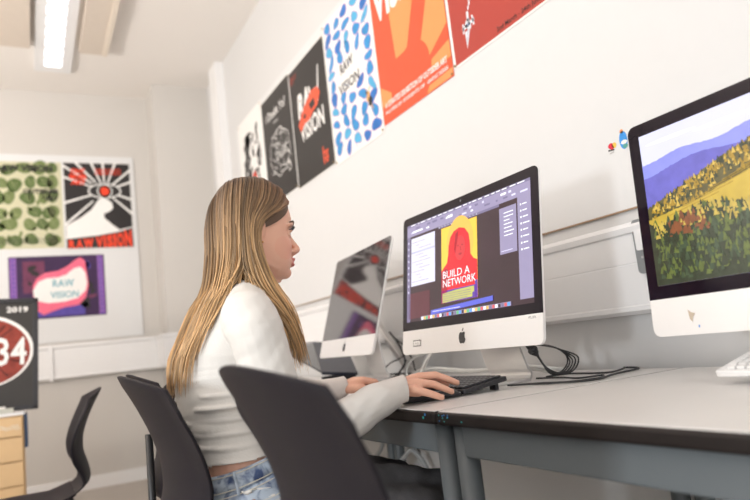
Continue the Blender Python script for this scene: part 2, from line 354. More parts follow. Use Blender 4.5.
# back wall posters
def art_on_back(x, z): return frame((x, B - .0135, z), (1, 0, 0), (0, 0, 1))
M = art_on_back(-.255, 2.705); r, Mi = poster(M, .545, .735, inks('olive_cream', (.60, .58, .40)), 'cream poster printed with dark green leaves, on the far white board'); a = Art(Mi)
gl = inks('leaf_green', (.10, .15, .045), .5, 26); gm = inks('leaf_mid_green', (.17, .22, .08), .4, 30); gd = inks('leaf_vein', (.30, .34, .17), .2, 30); rnd = random.Random(21)
for i in range(5):
    for j in range(6):
        x = .05 + i * .115 + rnd.uniform(-.02, .02) + (j % 2) * .04; y = .065 + j * .120 + rnd.uniform(-.018, .018); ro = rnd.uniform(-1, 1); rx = rnd.uniform(.040, .062); ry = rnd.uniform(.045, .060)
        x = min(x, .475); a.disc(x, y, rx, ry, rnd.choice([gl, gm]), rot=0, wob=.09, seed=i * 9 + j); a.up(); a.line([(x - .03 * math.cos(ro), y - .045), (x + .02 * math.cos(ro), y + .045)], .004, gd)
        for q in (-1, 0, 1): a.line([(x, y + q * .02), (x + .03, y + q * .02 - .012)], .003, gd); a.line([(x, y + q * .02), (x - .03, y + q * .02 - .012)], .003, gd)
        a.l -= 1
for k in range(16): x = rnd.uniform(.03, .5); y = rnd.uniform(.04, .7); a.disc(x, y, .012, .026, gm, rot=rnd.uniform(-1, 1), n=10)
a.l = 4; a.l = 6; a.text('RAW VISION', .06, .085, .42, .058, M_ink, bold=.05); a.text('OUTSIDER', .255, .275, .27, .042, M_ink, bold=.05); a.text('ART', .415, .335, .10, .040, M_ink, bold=.05)
for k in range(3): a.line([(.04, .655 + k * .018), (.49 - k * .04, .655 + k * .018)], .004, M_ink)
a.done('print', r)
M = art_on_back(.302, 2.712); r, Mi = poster(M, .543, .760, M_ink, 'black, white and red eye poster lettered RAW VISION on the far board'); a = Art(Mi)
ex, ey = .325, .255
for (x, y) in ((.0, .13), (.10, .0), (.225, .0), (.32, .0), (.42, .0), (.543, .06), (.543, .17), (.543, .33), (.543, .46), (.0, .36), (.0, .55), (.0, .03)):
    a.line([(ex + (x - ex) * .30, ey + (y - ey) * .30), (x, y)], .013, M_inkw, .02)
a.up(); E_ = [(ex - .13, ey)] + [(ex + .13 * math.cos(PI - PI * k / 12), ey - .065 * math.sin(PI * k / 12)) for k in range(1, 12)] + [(ex + .13, ey)] + [(ex + .13 * math.cos(PI * k / 12), ey + .06 * math.sin(PI * k / 12)) for k in range(1, 12)]
a.poly(E_, M_ink); a.up(); a.line(E_ + [E_[0]], .011, M_inkw); a.disc(ex, ey, .062, .062, M_inkw); a.up(); a.disc(ex, ey, .054, .056, M_ink); a.disc(ex, ey, .05, .052, M_inkw); a.up(); a.disc(ex, ey, .036, .038, M_red)
a.poly([(.27, .33), (.30, .315), (.34, .325), (.38, .36), (.385, .41), (.35, .44), (.31, .455), (.31, .49), (.37, .55), (.43, .60), (.543, .57), (.543, .61), (.30, .65), (.01, .68), (.01, .555), (.12, .49), (.21, .42)], M_inkw)
a.up(); a.poly([(.0, .672), (.25, .645), (.42, .615), (.543, .580), (.543, .76), (.0, .76)], M_ink); a.up()
for ch_, x_, w__, y_, h_ in zip('RAWVISION', (.022, .078, .135, .232, .292, .318, .374, .402, .462), (.052, .054, .080, .058, .020, .052, .022, .055, .062), (.752,) * 9, (.072, .078, .084, .098, .108, .112, .122, .132, .150)): a.text(ch_, x_, y_, w__, h_, M_red, bold=.06)
a.line([(.0, .668), (.25, .642), (.42, .612), (.543, .575)], .008, M_inkw)
for i, t in enumerate(('OUT', 'SIDER', 'ART')): a.text(t, .06 - .012 * (i % 2), .10 + i * .05, .115 + .03 * (i % 2), .042, M_red, bold=.06)
for i in range(3): a.text('EXHIBITION OF ARTISTS', .255, .07 + i * .02, .21, .014, M_red, bold=.03)
for (x0, y0, x1, y1) in ((.0, .0, .543, .007), (.0, .753, .543, .76), (.0, .0, .007, .76), (.536, .0, .543, .76)): a.rect(x0, y0, x1, y1, M_inkw)
a.done('print', r)
M = art_on_back(-.125, 1.903); r, Mi = poster(M, .715, .515, inks('deep_purple', (.05, .022, .075), .5, 9), 'purple landscape poster with pink lips, on the far board beneath the other two'); a = Art(Mi)
pv = inks('violet_strip', (.27, .12, .42), .3, 40); pkk = inks('hot_pink', (.86, .16, .26), .12, 20); pp = inks('plum', (.16, .04, .09), .4, 14); bv = inks('blue_violet', (.10, .07, .35), .4, 30)
a.rect(.008, .008, .055, .507, pv); a.rect(.66, .008, .705, .507, pv); a.rect(.10, .04, .26, .30, pp); a.rect(.18, .42, .55, .50, bv); a.up(); rnd = random.Random(4)
for k in range(14): a.disc(.032, .03 + k * .036, .010, .010, bv, n=8); a.disc(.683, .03 + k * .036, .010, .010, bv, n=8)
for k in range(16): a.disc(rnd.choice([rnd.uniform(.08, .2), rnd.uniform(.54, .64)]), rnd.uniform(.05, .46), rnd.uniform(.012, .035), rnd.uniform(.015, .05), rnd.choice([M_ink, pp, bv]), wob=.25, seed=k, n=12)
a.up(); a.poly([(.17, .24), (.20, .18), (.26, .14), (.36, .125), (.43, .09), (.49, .04), (.53, .02), (.565, .05), (.575, .14), (.585, .26), (.56, .36), (.50, .42), (.40, .43), (.30, .46), (.24, .485), (.20, .45), (.185, .38), (.17, .32)], pkk)
a.up(); a.poly([(.17, .28), (.21, .21), (.27, .185), (.36, .18), (.42, .16), (.48, .11), (.53, .10), (.565, .15), (.575, .24), (.56, .30), (.50, .36), (.40, .385), (.28, .39), (.21, .37), (.175, .33)], M_inkw)
a.up(); tb = inks('teal_letter', (.05, .33, .42)); a.text('RAW', .315, .262, .16, .062, tb, bold=.01); a.text('VISION', .295, .352, .21, .055, tb, bold=.01); a.done('print', r)
# ------------------------------------------------------------------ ceiling fittings
ys = [4.30, 4.456, 4.618, 4.769, 4.936, 5.098, 5.27, 5.44]; ys = [ys[0] - .162 * k for k in range(10, 0, -1)] + ys
fx = empty('ceiling_light', (.24, 4.0, 3.30), label='long white ceiling light with a row of glowing square cells', cat='light')
link('housing', BX((-.13, -1.4, 0), (.13, 1.5, .035)), M_trunk, fx)
gl_ = mat('led_glow', (1, 1, 1), emit=1.5, var=0)
for y0, y1 in zip(ys, ys[1:]):
    bm = bmesh.new(); Mx = Matrix.Translation((0, 0, -.006))
    prism(bm, rrect(-.062, y0 + .012 - 4.03, .062, y1 - .020 - 4.03, .022), 0, .006, Mx)
    for sx in (-.027, .027): prism(bm, [(sx + .004 * math.cos(k * PI / 4), (y0 + y1) / 2 - 4.03 + .004 * math.sin(k * PI / 4)) for k in range(8)], -.001, 0, Mx, 1)
    link('light_cell', bm, [gl_, M_cableg], fx)
bm = bmesh.new(); ball(bm, (.045, .293, -.004), .008); link('indicator', bm, glow('green_led', (.2, 1, .4), 1.5), fx, label='small green indicator lamp')
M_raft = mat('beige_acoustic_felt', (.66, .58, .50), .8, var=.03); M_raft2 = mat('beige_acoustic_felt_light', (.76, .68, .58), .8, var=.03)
for x0, x1, lab in ((-.75, .08, 'beige acoustic ceiling panel left of the ceiling light'), (.405, .60, 'beige acoustic ceiling panel right of the ceiling light')):
    r = empty('ceiling_panel', ((x0 + x1) / 2, 3.6, 3.275), label=lab, cat='ceiling panel'); h = (x1 - x0) / 2
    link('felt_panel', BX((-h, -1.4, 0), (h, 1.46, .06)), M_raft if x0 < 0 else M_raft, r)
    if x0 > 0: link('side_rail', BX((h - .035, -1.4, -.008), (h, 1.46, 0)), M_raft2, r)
# ------------------------------------------------------------------ desks
def desk(yr, yl, lab, lx0=.711, lx1=1.462):
    L = yl - yr; r = empty('desk', (0, yr, 0), label=lab, cat='desk')
    bm = bmesh.new(); box(bm, (lx0 + .006, .006, .7155), (lx1, L - .006, .74)); link('tabletop', bm, M_top, r, bevel=.0015)
    bm = bmesh.new(); prism(bm, rrect(lx0, .0005, lx1 + .004, L - .0005, .012), .713, .7385, Matrix()); link('edge_band', bm, M_edge, r, bevel=.006, seg=3, label='dark brown desk edging')
    s = .024
    bm = bmesh.new(); box(bm, (lx0 + .030, s * 2, .650), (lx0 + .055, L - s * 2, .713)); link('apron', bm, M_steel, r, bevel=.003)
    bm = bmesh.new(); box(bm, (lx1 - .055, s * 2, .645), (lx1 - .03, L - s * 2, .713)); link('apron', bm, M_steel, r, bevel=.003)
    for yy in (s * .7, L - s * .7 - .025): bm = bmesh.new(); box(bm, (lx0 + .06, yy, .645), (lx1 - .06, yy + .025, .713)); link('side_rail', bm, M_steel, r, bevel=.003)
    for x in (lx0 + .047, lx1 - .047):
        for y in (.033, L - .033):
            bm = bmesh.new(); tube(bm, [(x, y, .012), (x, y, .7125)], .0225, 20); o = link('leg', bm, M_steel, r, smooth=False)
            for p in o.data.polygons: p.use_smooth = len(p.vertices) == 4
            bm = bmesh.new(); tube(bm, [(x, y, 0), (x, y, .014)], .024, 16); link('foot_cap', bm, M_blackpl, o)
    return r
d1 = desk(-.35, 1.158, 'grey topped desk nearest the camera, under the right monitor')
d2 = desk(1.160, 2.66, 'grey topped desk in front of the woman, under the two left monitors')
d3 = desk(2.662, 4.16, 'farthest grey topped desk along the right wall, beyond the laptop', )
# paint spots on the near desk edge
a = Art(frame((.7095, 1.15, .7385), (0, -1, 0), (0, 0, 1)), .0006)
tl = inks('turquoise_paint', (.03, .45, .45)); bp_ = inks('blue_paint', (.05, .25, .65)); rnd = random.Random(9)
for k in range(10): a.disc(rnd.uniform(.0, .11) * rnd.random() + .012, rnd.uniform(.002, .018), rnd.uniform(.0010, .0026), rnd.uniform(.0008, .0016), rnd.choice([tl, tl, bp_]), n=8)
o = a.done('paint_splatter', None, kind='stuff'); o.parent = d1; o.location = (0, .35, 0); o['label'] = 'turquoise and blue paint spots on the edging'
a = Art(frame((.7095, 1.21, .7385), (0, -1, 0), (0, 0, 1)), .0006); a.disc(.02, .006, .003, .003, bp_, n=10); a.disc(.012, .012, .003, .003, tl, n=8)
o = a.done('paint_splatter', None, kind='stuff'); o.parent = d2; o.location = (0, -1.16, 0); o['label'] = 'blue paint spot on the edging'
# ------------------------------------------------------------------ computers
def apple(cx, cy, s):
    pts = [(0, .36), (.12, .42), (.30, .42), (.42, .32), (.36, .22), (.33, .08), (.38, -.08), (.47, -.17), (.38, -.36), (.25, -.50), (.12, -.50), (0, -.45), (-.12, -.50), (-.25, -.50), (-.38, -.36), (-.46, -.14), (-.46, .10), (-.40, .30), (-.28, .41), (-.12, .41)]
    leaf = [(0, .47), (.02, .62), (.10, .72), (.20, .76), (.19, .62), (.12, .52)]
    return [[(cx + x * s, cy + y * s) for x, y in q] for q in (pts, leaf)]
def imac(loc, rz, tilt, zb, lab, screen, dx=0):
    """loc: point on the desk under the lower screen edge; viewer side is local -X; +Y is the viewer's left"""
    r = empty('desktop_computer', loc, rz, label=lab, cat='computer')
    t = math.radians(tilt)
    up = V(math.sin(t), 0, math.cos(t)); M = frame(V(0, .325, zb) + up * .440, (0, -1, 0), up)     # sheet coords: x right 0..650, y up (negative)
    H_ = .440; Wd = .650
    # rear shell with a bulge
    bm = bmesh.new(); o1 = rrect(0, -H_, Wd, 0, .016, 5); rings = []
    for sc, z in ((1, -.001), (1, -.006), (.985, -.011), (.80, -.024), (.45, -.036), (.2, -.040)):
        rings.append([M @ V(Wd / 2 + (x - Wd / 2) * sc, -H_ / 2 + (y + H_ / 2) * sc, z) for x, y in o1])
    loft(bm, rings); link('back_shell', bm, M_chin, r, smooth=False)
    G = .366
    bm = bmesh.new(); oc = [p for p in rrect(0, -H_, Wd, 0, .016, 6)]
    chin = [(0, -G), (0, -H_ + .016)] + [p for p in oc if p[1] <= -H_ + .0165][0:] ; 
    lowl = [(.016 - .016 * math.cos(k * PI / 12), -H_ + .016 - .016 * math.sin(k * PI / 12)) for k in range(7)]
    lowr = [(Wd - .016 + .016 * math.sin(k * PI / 12), -H_ + .016 - .016 * math.cos(k * PI / 12)) for k in range(7)]
    prism(bm, [(0, -G)] + lowl + lowr + [(Wd, -G)], -.001, .0015, M); ch = link('chin', bm, M_chin, r)
    a = Art(M, .0005); a.l = 4
    for q in apple(Wd / 2, -(-.403) * 1, .034): a.poly([(x, 2 * .403 - y) for x, y in q], M_dark)
    a.done('logo', ch, label='black fruit logo on the chin')
    topl = [(.016 - .016 * math.sin(k * PI / 12), -.016 + .016 * math.cos(k * PI / 12)) for k in range(7)]
    topr = [(Wd - .016 + .016 * math.cos(k * PI / 12), -.016 + .016 * math.sin(k * PI / 12)) for k in range(7)]
    bm = bmesh.new(); prism(bm, topl + [(0, -G), (Wd, -G)] + topr, -.001, .0015, M); gs = link('screen_glass', bm, M_glassoff if screen == 'off' else M_glassblk, r)
    bm = bmesh.new(); prism(bm, [(Wd / 2 + .0035 * math.cos(k * PI / 4), -.012 + .0035 * math.sin(k * PI / 4)) for k in range(8)], .0015, .002, M); link('webcam', bm, mat('lens_grey', (.2, .2, .22), .2), gs)
    # stand: one bent aluminium plate
    hz = zb + .20; of = .2 * math.sin(t) + .012; prof = [(of + .03, hz), (of + .035, hz - .03), (.135, .055), (.150, .024), (.146, .010), (.132, .004), (-.02, .003)]
    th = .006; w_ = .085; pr = catmull([(x, 0, z) for x, z in prof], 4); rings = []
    for i, p in enumerate(pr):
        d = (pr[min(i + 1, len(pr) - 1)] - pr[max(i - 1, 0)]).normalized(); n = V(-d.z, 0, d.x); q = p
        if n.x < 0: n = -n
        ww = w_ * (1.0 + .10 * i / len(pr))
        lo = q; hi = q + (n * th if i < len(pr) * .75 else n * th)
        rings.append([V(lo.x, ww, max(.0005, lo.z)), V(lo.x, -ww, max(.0005, lo.z)), V(hi.x, -ww, max(.0005, hi.z)), V(hi.x, ww, max(.0005, hi.z))])
    # foot flat part: thickness upward
    k0 = [i for i, p in enumerate(pr) if p.z < .0105]
    for i in k0:
        p = pr[i]; ww = w_ * (1 + .10 * i / len(pr)); rings[i] = [V(p.x, ww, .0075), V(p.x, -ww, .0075), V(p.x, -ww, .0008), V(p.x, ww, .0008)]
    bm = bmesh.new(); loft(bm, rings); link('stand', bm, M_alu, r, bevel=.0015)
    bm = bmesh.new(); box(bm, (of + .012, -.05, hz - .03), (of + .045, .05, hz + .03)); link('hinge', bm, M_alu, r, bevel=.004)
    return r, M, gs, ch
M_glassoff = mat('switched_off_screen_glass', (.035, .028, .032), .045, var=.05, scale=5, ior=2.1, spec=1.0)
# centre computer
r, M, gs, ch = imac((1.052, 1.523, .7405), math.radians(0.75), 8.26, .1006, 'silver desktop computer showing a red and yellow page layout, facing the woman', 'ui')
def UI(M, gs):
    a = Art(M, .00025); a.l = 7
    bk = glow('ui_black', (.035, .012, .022), .9, .5, 9); lav = glow('ui_lavender', (.33, .29, .46), .9); lav2 = glow('ui_lavender_dark', (.20, .17, .30), .9)
    pale = glow('ui_pale', (.70, .68, .86), 1.0); wht = glow('ui_white', (.95, .95, 1), 1.0); mag = glow('ui_maroon', (.10, .015, .03), .9, .5, 8)
    yel = glow('page_yellow', (.93, .56, .06), 1.0); red = glow('page_red', (.80, .006, .02), 1.0); dred = glow('page_dark_red', (.42, .004, .02), .9); mid = glow('page_mid_red', (.62, .03, .04), 1.0)
    lime = glow('page_olive', (.55, .55, .14), .9); pur = glow('page_purple', (.12, .04, .36), .9); blu = glow('ui_blue', (.10, .12, .62), 1.0)
    a.rect(.0265, .0265, .6235, .3395, bk); a.up(); a.rect(.03, .25, .16, .33, mag)
    a.rect(.0265, .0265, .6235, .066, lav); a.rect(.0265, .066, .046, .3395, lav2); a.up()
    a.rect(.0265, .0265, .6235, .034, lav2); a.rect(.052, .074, .190, .228, pale); a.rect(.500, .080, .568, .203, lav); a.rect(.573, .066, .6235, .327, lav)
    a.rect(.21, .066, .50, .073, lav2); a.up()
    rnd = random.Random(2)
    x = .05
    while x < .6: wd_ = rnd.uniform(.01, .03); a.rect(x, .0285, x + wd_, .0315, wht); x += wd_ + rnd.uniform(.006, .012)
    for row, (ya, yb) in enumerate(((.040, .046), (.052, .057))):
        x = .04
        while x < .6:
            wd_ = rnd.uniform(.005, .03)
            if rnd.random() < .6: a.rect(x, ya, x + wd_, yb, rnd.choice([pale, lav2, wht, lav2]))
            x += wd_ + rnd.uniform(.004, .02)
    a.rect(.25, .042, .285, .050, wht); a.rect(.06, .05, .12, .056, wht)
    for k in range(13): a.rect(.058 + .02 * (k % 3), .088 + k * .0105, .10 + rnd.uniform(0, .07), .0895 + k * .0105, lav)
    a.rect(.053, .118, .189, .124, glow('ui_row_sel', (.50, .50, .66), 1.0))
    for k in range(9): a.disc(.036, .085 + k * .02, .003, .004, pale, n=6)
    for k in range(7): a.rect(.518, .094 + k * .010, .530 + rnd.uniform(.01, .03), .0965 + k * .010, wht)
    a.rect(.505, .194, .55, .196, pale)
    for k in range(8): a.rect(.583, .085 + k * .0165, .588, .090 + k * .0165, wht); a.rect(.592, .086 + k * .0165, .60 + rnd.uniform(.008, .02), .089 + k * .0165, wht)
    x0, x1, y0, y1 = .226, .402, .076, .300
    for k in range(13): a.disc(.215 + k * .0155, .0695, .0012, .002, wht, n=6)
    a.rect(x0, y0, x1, y1, yel); a.up()
    a.disc(.320, .136, .066, .080, glow('page_orange', (.95, .48, .08), 1.0), n=28); a.up()
    a.poly([(.226, .205), (.240, .195), (.255, .185), (.262, .160), (.264, .135), (.274, .110), (.292, .096), (.318, .090), (.345, .097), (.364, .117), (.370, .145), (.371, .175), (.385, .190), (.402, .197), (.402, .300), (.226, .300)], red); a.up()
    a.poly([(.226, .21), (.25, .20), (.262, .205), (.258, .24), (.250, .30), (.226, .30)], dred); a.disc(.322, .150, .026, .036, mid, n=20); a.poly([(.300, .105), (.316, .098), (.308, .13), (.298, .165), (.292, .15)], dred)
    a.rect(.39, .252, .402, .300, pur); a.rect(.226, .264, .40, .300, pur)
    a.up(); a.disc(.312, .143, .004, .0022, dred, n=8); a.disc(.333, .143, .004, .0022, dred, n=8); a.disc(.323, .168, .008, .003, dred, n=10); a.line([(.323, .146), (.326, .158)], .002, dred)
    a.poly([(.232, .272), (.30, .268), (.386, .267), (.386, .283), (.378, .284), (.378, .296), (.232, .299)], lime); a.up()
    for k in range(4): a.rect(.236, .2745 + k * .0062, .372 - .02 * (k == 3), .2757 + k * .0062, pur)
    a.text('BUILD A', .235, .229, .132, .0215, wht, bold=.0); a.text('NETWORK', .235, .2545, .160, .0215, wht, bold=.0)
    a.poly([(.169, .314), (.467, .304), (.467, .3175), (.169, .3275)], blu); a.up(); a.rect(.18, .3175, .32, .3195, pale)
    a.rect(.113, .3275, .54, .3385, lav); a.up()
    cols = [wht, glow('icon_blue', (.1, .35, .8)), glow('icon_red', (.7, .1, .1)), glow('icon_green', (.1, .5, .2)), lav2, glow('icon_amber', (.8, .5, .1)), bk]
    for k in range(34): a.rect(.117 + k * .0124, .3288, .117 + k * .0124 + .0098, .3378, cols[(k * 5 + k // 3) % 7])
    a.done('screen_image', gs, label='lit page layout program with a BUILD A NETWORK page')
UI(M, gs)
def sticker(x0, y0, x1, y1, border=True, word='102'):
    a = Art(M, .0005); a.l = 5
    if border: a.rect(x0, y0, x1, y1, M_ink); a.up(); a.rect(x0 + .0025, y0 + .0025, x1 - .0025, y1 - .0025, M_white)
    else: a.rect(x0, y0, x1, y1, M_white)
    a.up(); a.text(word, x0 + .012, y1 - .005, (x1 - x0) - .024, .006, M_ink); a.done('asset_label', ch, label='small white paper label')
sticker(.066, .3975, .110, .4165, True, 'PC 104'); sticker(.590, .366, .640, .382, False, 'MTL 2076')
# left computer, screen off
r2, M, gs2, ch2 = imac((1.095, 2.413, .7405), math.radians(-6.1), 17.0, .1115, 'silver desktop computer whose dark switched-off screen mirrors the far posters', 'off')
# right computer
r3, M, gs, ch = imac((1.12, .615, .7405), 0, 3, .095, 'silver desktop computer with a mountain landscape wallpaper, at the right edge', 'land')
def LAND(M, gs):
    a = Art(M, .00025); a.l = 7; rnd = random.Random(8)
    X0, X1, Y0, Y1 = .0265, .6235, .0265, .3395
    sky = glow('sky_lilac', (.66, .66, .93), 1.0, .10, 5); m1 = glow('far_mountain_blue', (.25, .27, .72), 1.0, .15, 30); m2 = glow('mid_mountain_violet', (.13, .12, .48), 1.0, .25, 40)
    fo = glow('dark_forest', (.035, .045, .025), 1.0, .6, 60); gold = glow('golden_trees', (.36, .22, .025), 1.0, .6, 70); mead = glow('sunlit_meadow', (.52, .36, .05), 1.0, .25, 25); mist = glow('mist_white', (.80, .80, .95), 1.0, .05)
    def band(f, m, jag=0, step=.006, lo=Y1):
        P = []; x = X0
        while x < X1: P.append((x, f(x) + rnd.uniform(-jag, jag))); x += step
        P.append((X1, f(X1))); a.poly(P + [(X1, lo), (X0, lo)], m); a.up()
    a.rect(X0, Y0, X1, Y1, sky); a.up()
    for k in range(5): a.disc(.1 + .11 * k, .05 + .006 * (k % 3), .06, .004, mist, n=16)
    a.up(); band(lambda x: .086 - .04 * (x - .03) + .004 * math.sin(x * 40), m1, .0008); band(lambda x: .112 - .05 * (x - .03) + .007 * math.sin(x * 26 + 1), m2, .001)
    rid = lambda x: .178 - .33 * (x - .03) if x < .26 else .102 - .05 * (x - .26)
    band(rid, glow('shade_ridge', (.10, .085, .03), 1.0, .5, 60), .003, .003)
    for k in range(700):
        x = rnd.uniform(X0 + .008, X1 - .01); y = rid(x) + abs(rnd.gauss(.012, .018)); s = rnd.uniform(.002, .0048)
        if x - s < X0 or x + s > X1: continue
        a.poly([(x - s, y + s * 1.3), (x, y - s * 1.6), (x + s, y + s * 1.3)], rnd.choice([gold, gold, glow('bright_gold_tree', (.62, .42, .08), 1.0, .4, 60), fo]))
        a.l += .004
    a.l = int(a.l) + 2
    band(lambda x: .205 - .16 * (x - .03) - .10 * max(0, x - .14), mead, .001, .006)
    for k in range(9): a.line([(X0 + .05 + .03 * k, .205 - .01 * k), (X0 + .16 + .03 * k, .185 - .012 * k)], .0015, gold)
    a.up(); fr = lambda x: .208 + .010 * math.sin(x * 30) - .05 * max(0, x - .25); band(fr, fo, .004, .004)
    ltr = [glow('leaf_gold', (.50, .36, .07), 1.0, .5, 60), glow('moss', (.11, .14, .035), 1.0, .5, 60), fo, glow('pine', (.05, .075, .04), 1.0, .5, 60), glow('rust_tree', (.22, .075, .03), 1.0, .5, 60)]
    for k in range(1900):
        x = rnd.uniform(X0 + .012, X1 - .014); y = rnd.uniform(fr(x) - .004, Y1 - .014); s = rnd.uniform(.0022, .0062)
        c = rnd.choice([1, 2, 2, 3, 3, 1]);
        if y < fr(x) + .03 and rnd.random() < .5: c = 0
        if .07 < x < .16 and .205 < y < .245 and rnd.random() < .6: c = 4
        a.poly([(x - s, y + s * 1.2), (x - s * .4, y - s), (x, y - s * 1.8), (x + s * .4, y - s), (x + s, y + s * 1.2)], ltr[c]); a.l += .002
    a.done('screen_image', gs, label='lit wallpaper of wooded autumn hills')
LAND(M, gs)
a = Art(M, .0005); a.l = 5; a.poly([(.085, .392), (.092, .398), (.100, .400), (.094, .408), (.092, .416), (.087, .410)], inks('tape_mark', (.50, .42, .33))); a.disc(.105, .425, .0015, .003, bp_, n=6); a.done('tape_mark', ch, label='brown tape residue on the chin')
# ------------------------------------------------------------------ keyboards, mouse
def keyboard(loc, rz, tiltv, lab, base, key, wd=.44, dp=.135):
    r = empty('keyboard', loc, rz, label=lab, cat='keyboard'); t = math.radians(tiltv); M = Matrix.Rotation(-t, 4, 'Y')    # local +X away from typist, +Y left
    bm = bmesh.new(); prism(bm, rrect(0, -wd / 2, dp, wd / 2, .008), .004, .015, M); link('base', bm, base, r, bevel=.002)
    if tiltv == 7:
        for y in (-wd / 2 + .03, wd / 2 - .03):
            bm = bmesh.new(); box(bm, (dp - .03, y - .012, .0002), (dp - .02, y + .012, .006 + (dp - .025) * math.sin(t))); link('foot', bm, base, r)
    bm = bmesh.new(); rows = 6; p = (dp - .018) / rows
    for i in range(rows):
        y = -wd / 2 + .010
        while y < wd / 2 - .014:
            kw = .0155
            if i == 0 and abs(y) < .03: kw = .085
            if y + kw > wd / 2 - .008: break
            box(bm, (.009 + i * p, y, .0152), (.009 + i * p + p - .0035, y + kw, .0205), 0, M); y += kw + .0035
    link('keys', bm, key, r, bevel=.001, seg=1, kind='stuff')
    return r
keyboard((.910, 1.552, .7405), 0, 7, 'black keyboard on the desk beside the woman\'s mouse hand', M_blackpl, mat('black_keycap', (.03, .03, .035), .3))
keyboard((.90, 2.42, .7405), 0, 3, 'black keyboard lying under the dark switched-off screen', M_blackpl, mat('black_keycap', (0, 0, 0)))
r = keyboard((1.125, .605, .7505), 0, 13, 'slim white keyboard pushed under the monitor at the right edge', M_trunk, mat('white_keycap', (.80, .80, .80), .4), dp=.12)
# mouse
ms = empty('mouse', (.762, 1.368, .7405), math.radians(-5), label='black computer mouse under the woman\'s right hand', cat='mouse')
bm = bmesh.new(); rings = []
for i in range(13):
    t = i / 12; x = .148 * t; hgt = .030 * math.sin(PI * min(1, .12 + .80 * t) ** .8) + .003; ww = .031 * (.55 + .45 * math.sin(PI * min(1, t * .9 + .08)) ** .6)
    if i in (0, 12): hgt *= .55; ww *= .8
    rings.append([V(x, ww * math.copysign(abs(math.cos(a_)) ** .7, math.cos(a_)), .001 + hgt * (.5 + .5 * math.copysign(abs(math.sin(a_)) ** .7, math.sin(a_)))) for a_ in [2 * PI * k / 20 for k in range(20)]])
loft(bm, rings); link('shell', bm, M_blackpl, ms, smooth=True)
bm = bmesh.new(); tube(bm, [(.118, -.004, .013), (.118, .004, .013)], .006, 14); link('scroll_wheel', bm, M_cableg, ms)
bm = bmesh.new(); tube(bm, catmull([(.05, -.0290, .022), (.09, -.0285, .020), (.14, -.020, .010)], 4), .0012, 6); link('trim_line', bm, M_cableg, ms, label='thin grey trim line')
# ------------------------------------------------------------------ cables
def cable(name, pts, r, m, lab, n=8, grp=None):
    bm = bmesh.new(); tube(bm, catmull(pts, 8), r, 8); return link(name, bm, m, smooth=True, label=lab, cat='cable', group=grp)
T = .7405
bm = bmesh.new()
for k in range(5):
    dy = .007 * (k - 2); g = .004 * k
    tube(bm, catmull([(1.165, 1.39 + dy, .852), (1.190, 1.40 + dy, .825), (1.205 + g, 1.40 + dy, .785 + g), (1.225 + g, 1.385 + dy, .756 - .5 * g + .006), (1.262 + g, 1.37 - dy, .756), (1.285 + g, 1.365 - dy, .775 + g), (1.277 - g, 1.37, .800 + g), (1.245, 1.385 + dy, .822 + .5 * g), (1.195, 1.40, .838)], 6), .0021, 7)
tube(bm, catmull([(1.188, 1.387, .826), (1.196, 1.413, .820), (1.206, 1.40, .812)], 5), .009, 8)
link('coiled_cable', bm, M_cable, smooth=True, label='coiled bundle of black cable hanging beneath the right corner of the lit centre screen', cat='cable')
cable('cable', [(1.26, 1.44, .744), (1.33, 1.43, .744), (1.33, 1.34, .744), (1.35, 1.29, .744), (1.42, 1.31, .746), (1.445, 1.33, .746), (1.43, 1.27, .744), (1.30, 1.235, .744), (1.20, 1.19, .744), (1.15, 1.22, .744), (1.12, 1.31, .744), (1.06, 1.35, .746)], .0027, M_cable, 'black cable looping over the desk toward the wall, right of the lit centre screen')
cable('cable', [(1.215, 1.43, .745), (1.24, 1.36, .744), (1.22, 1.28, .744), (1.27, 1.26, .744), (1.28, 1.25, .744), (1.22, 1.21, .744), (1.14, 1.245, .744), (1.10, 1.33, .744), (1.06, 1.36, .746)], .0024, M_cable, 'second black cable lying nearer the desk front, running to the black keyboard')
cable('cable', [(1.285, 1.40, .760), (1.30, 1.62, .775), (1.31, 1.75, .764), (1.31, 1.90, .764), (1.30, 2.05, .775), (1.30, 2.17, .770), (1.30, 2.26, .750), (1.30, 2.33, .746)], .0055, M_cablew, 'thick pale cable arching behind the stand of the lit centre screen')
cable('cable', [(1.285, 1.45, .752), (1.34, 1.70, .772), (1.34, 1.85, .758), (1.34, 2.0, .757), (1.33, 2.12, .762), (1.33, 2.22, .746)], .0035, M_cablew, 'thin pale cable running low along the wall behind the lit centre screen')
cable('cable', [(1.30, 2.02, .8705), (1.30, 2.10, .835), (1.30, 2.20, .822), (1.30, 2.265, .79), (1.30, 2.28, .755), (1.30, 2.26, .746)], .0045, M_cablew, 'pale cable looping down at the left edge of the lit centre screen')
cable('cable', [(1.2, 1.90, .848), (1.2, 1.945, .82), (1.2, 1.99, .785), (1.21, 2.03, .755), (1.22, 2.10, .746)], .006, M_cablew, 'white plug lead with a black band hanging behind the lit centre screen')
cable('cable', [(1.38, 2.53, .93), (1.36, 2.44, .89), (1.35, 2.39, .85), (1.35, 2.373, .80), (1.35, 2.42, .765), (1.36, 2.46, .746)], .004, M_cable, 'black cable dropping down the wall between the two desktop computers', grp=None)
cable('cable', [(1.39, 2.50, .90), (1.37, 2.40, .865), (1.36, 2.33, .81), (1.35, 2.30, .77), (1.35, 2.28, .746)], .003, M_cable, 'thinner black cable beside the drop between the two desktop computers')
cable('cable', [(1.35, 2.35, .835), (1.35, 2.42, .815), (1.35, 2.50, .80), (1.35, 2.55, .775), (1.35, 2.52, .745), (1.34, 2.45, .747), (1.34, 2.38, .78), (1.35, 2.36, .81)], .0028, M_cable, 'black cable forming a round loop on the desk between the two desktop computers')
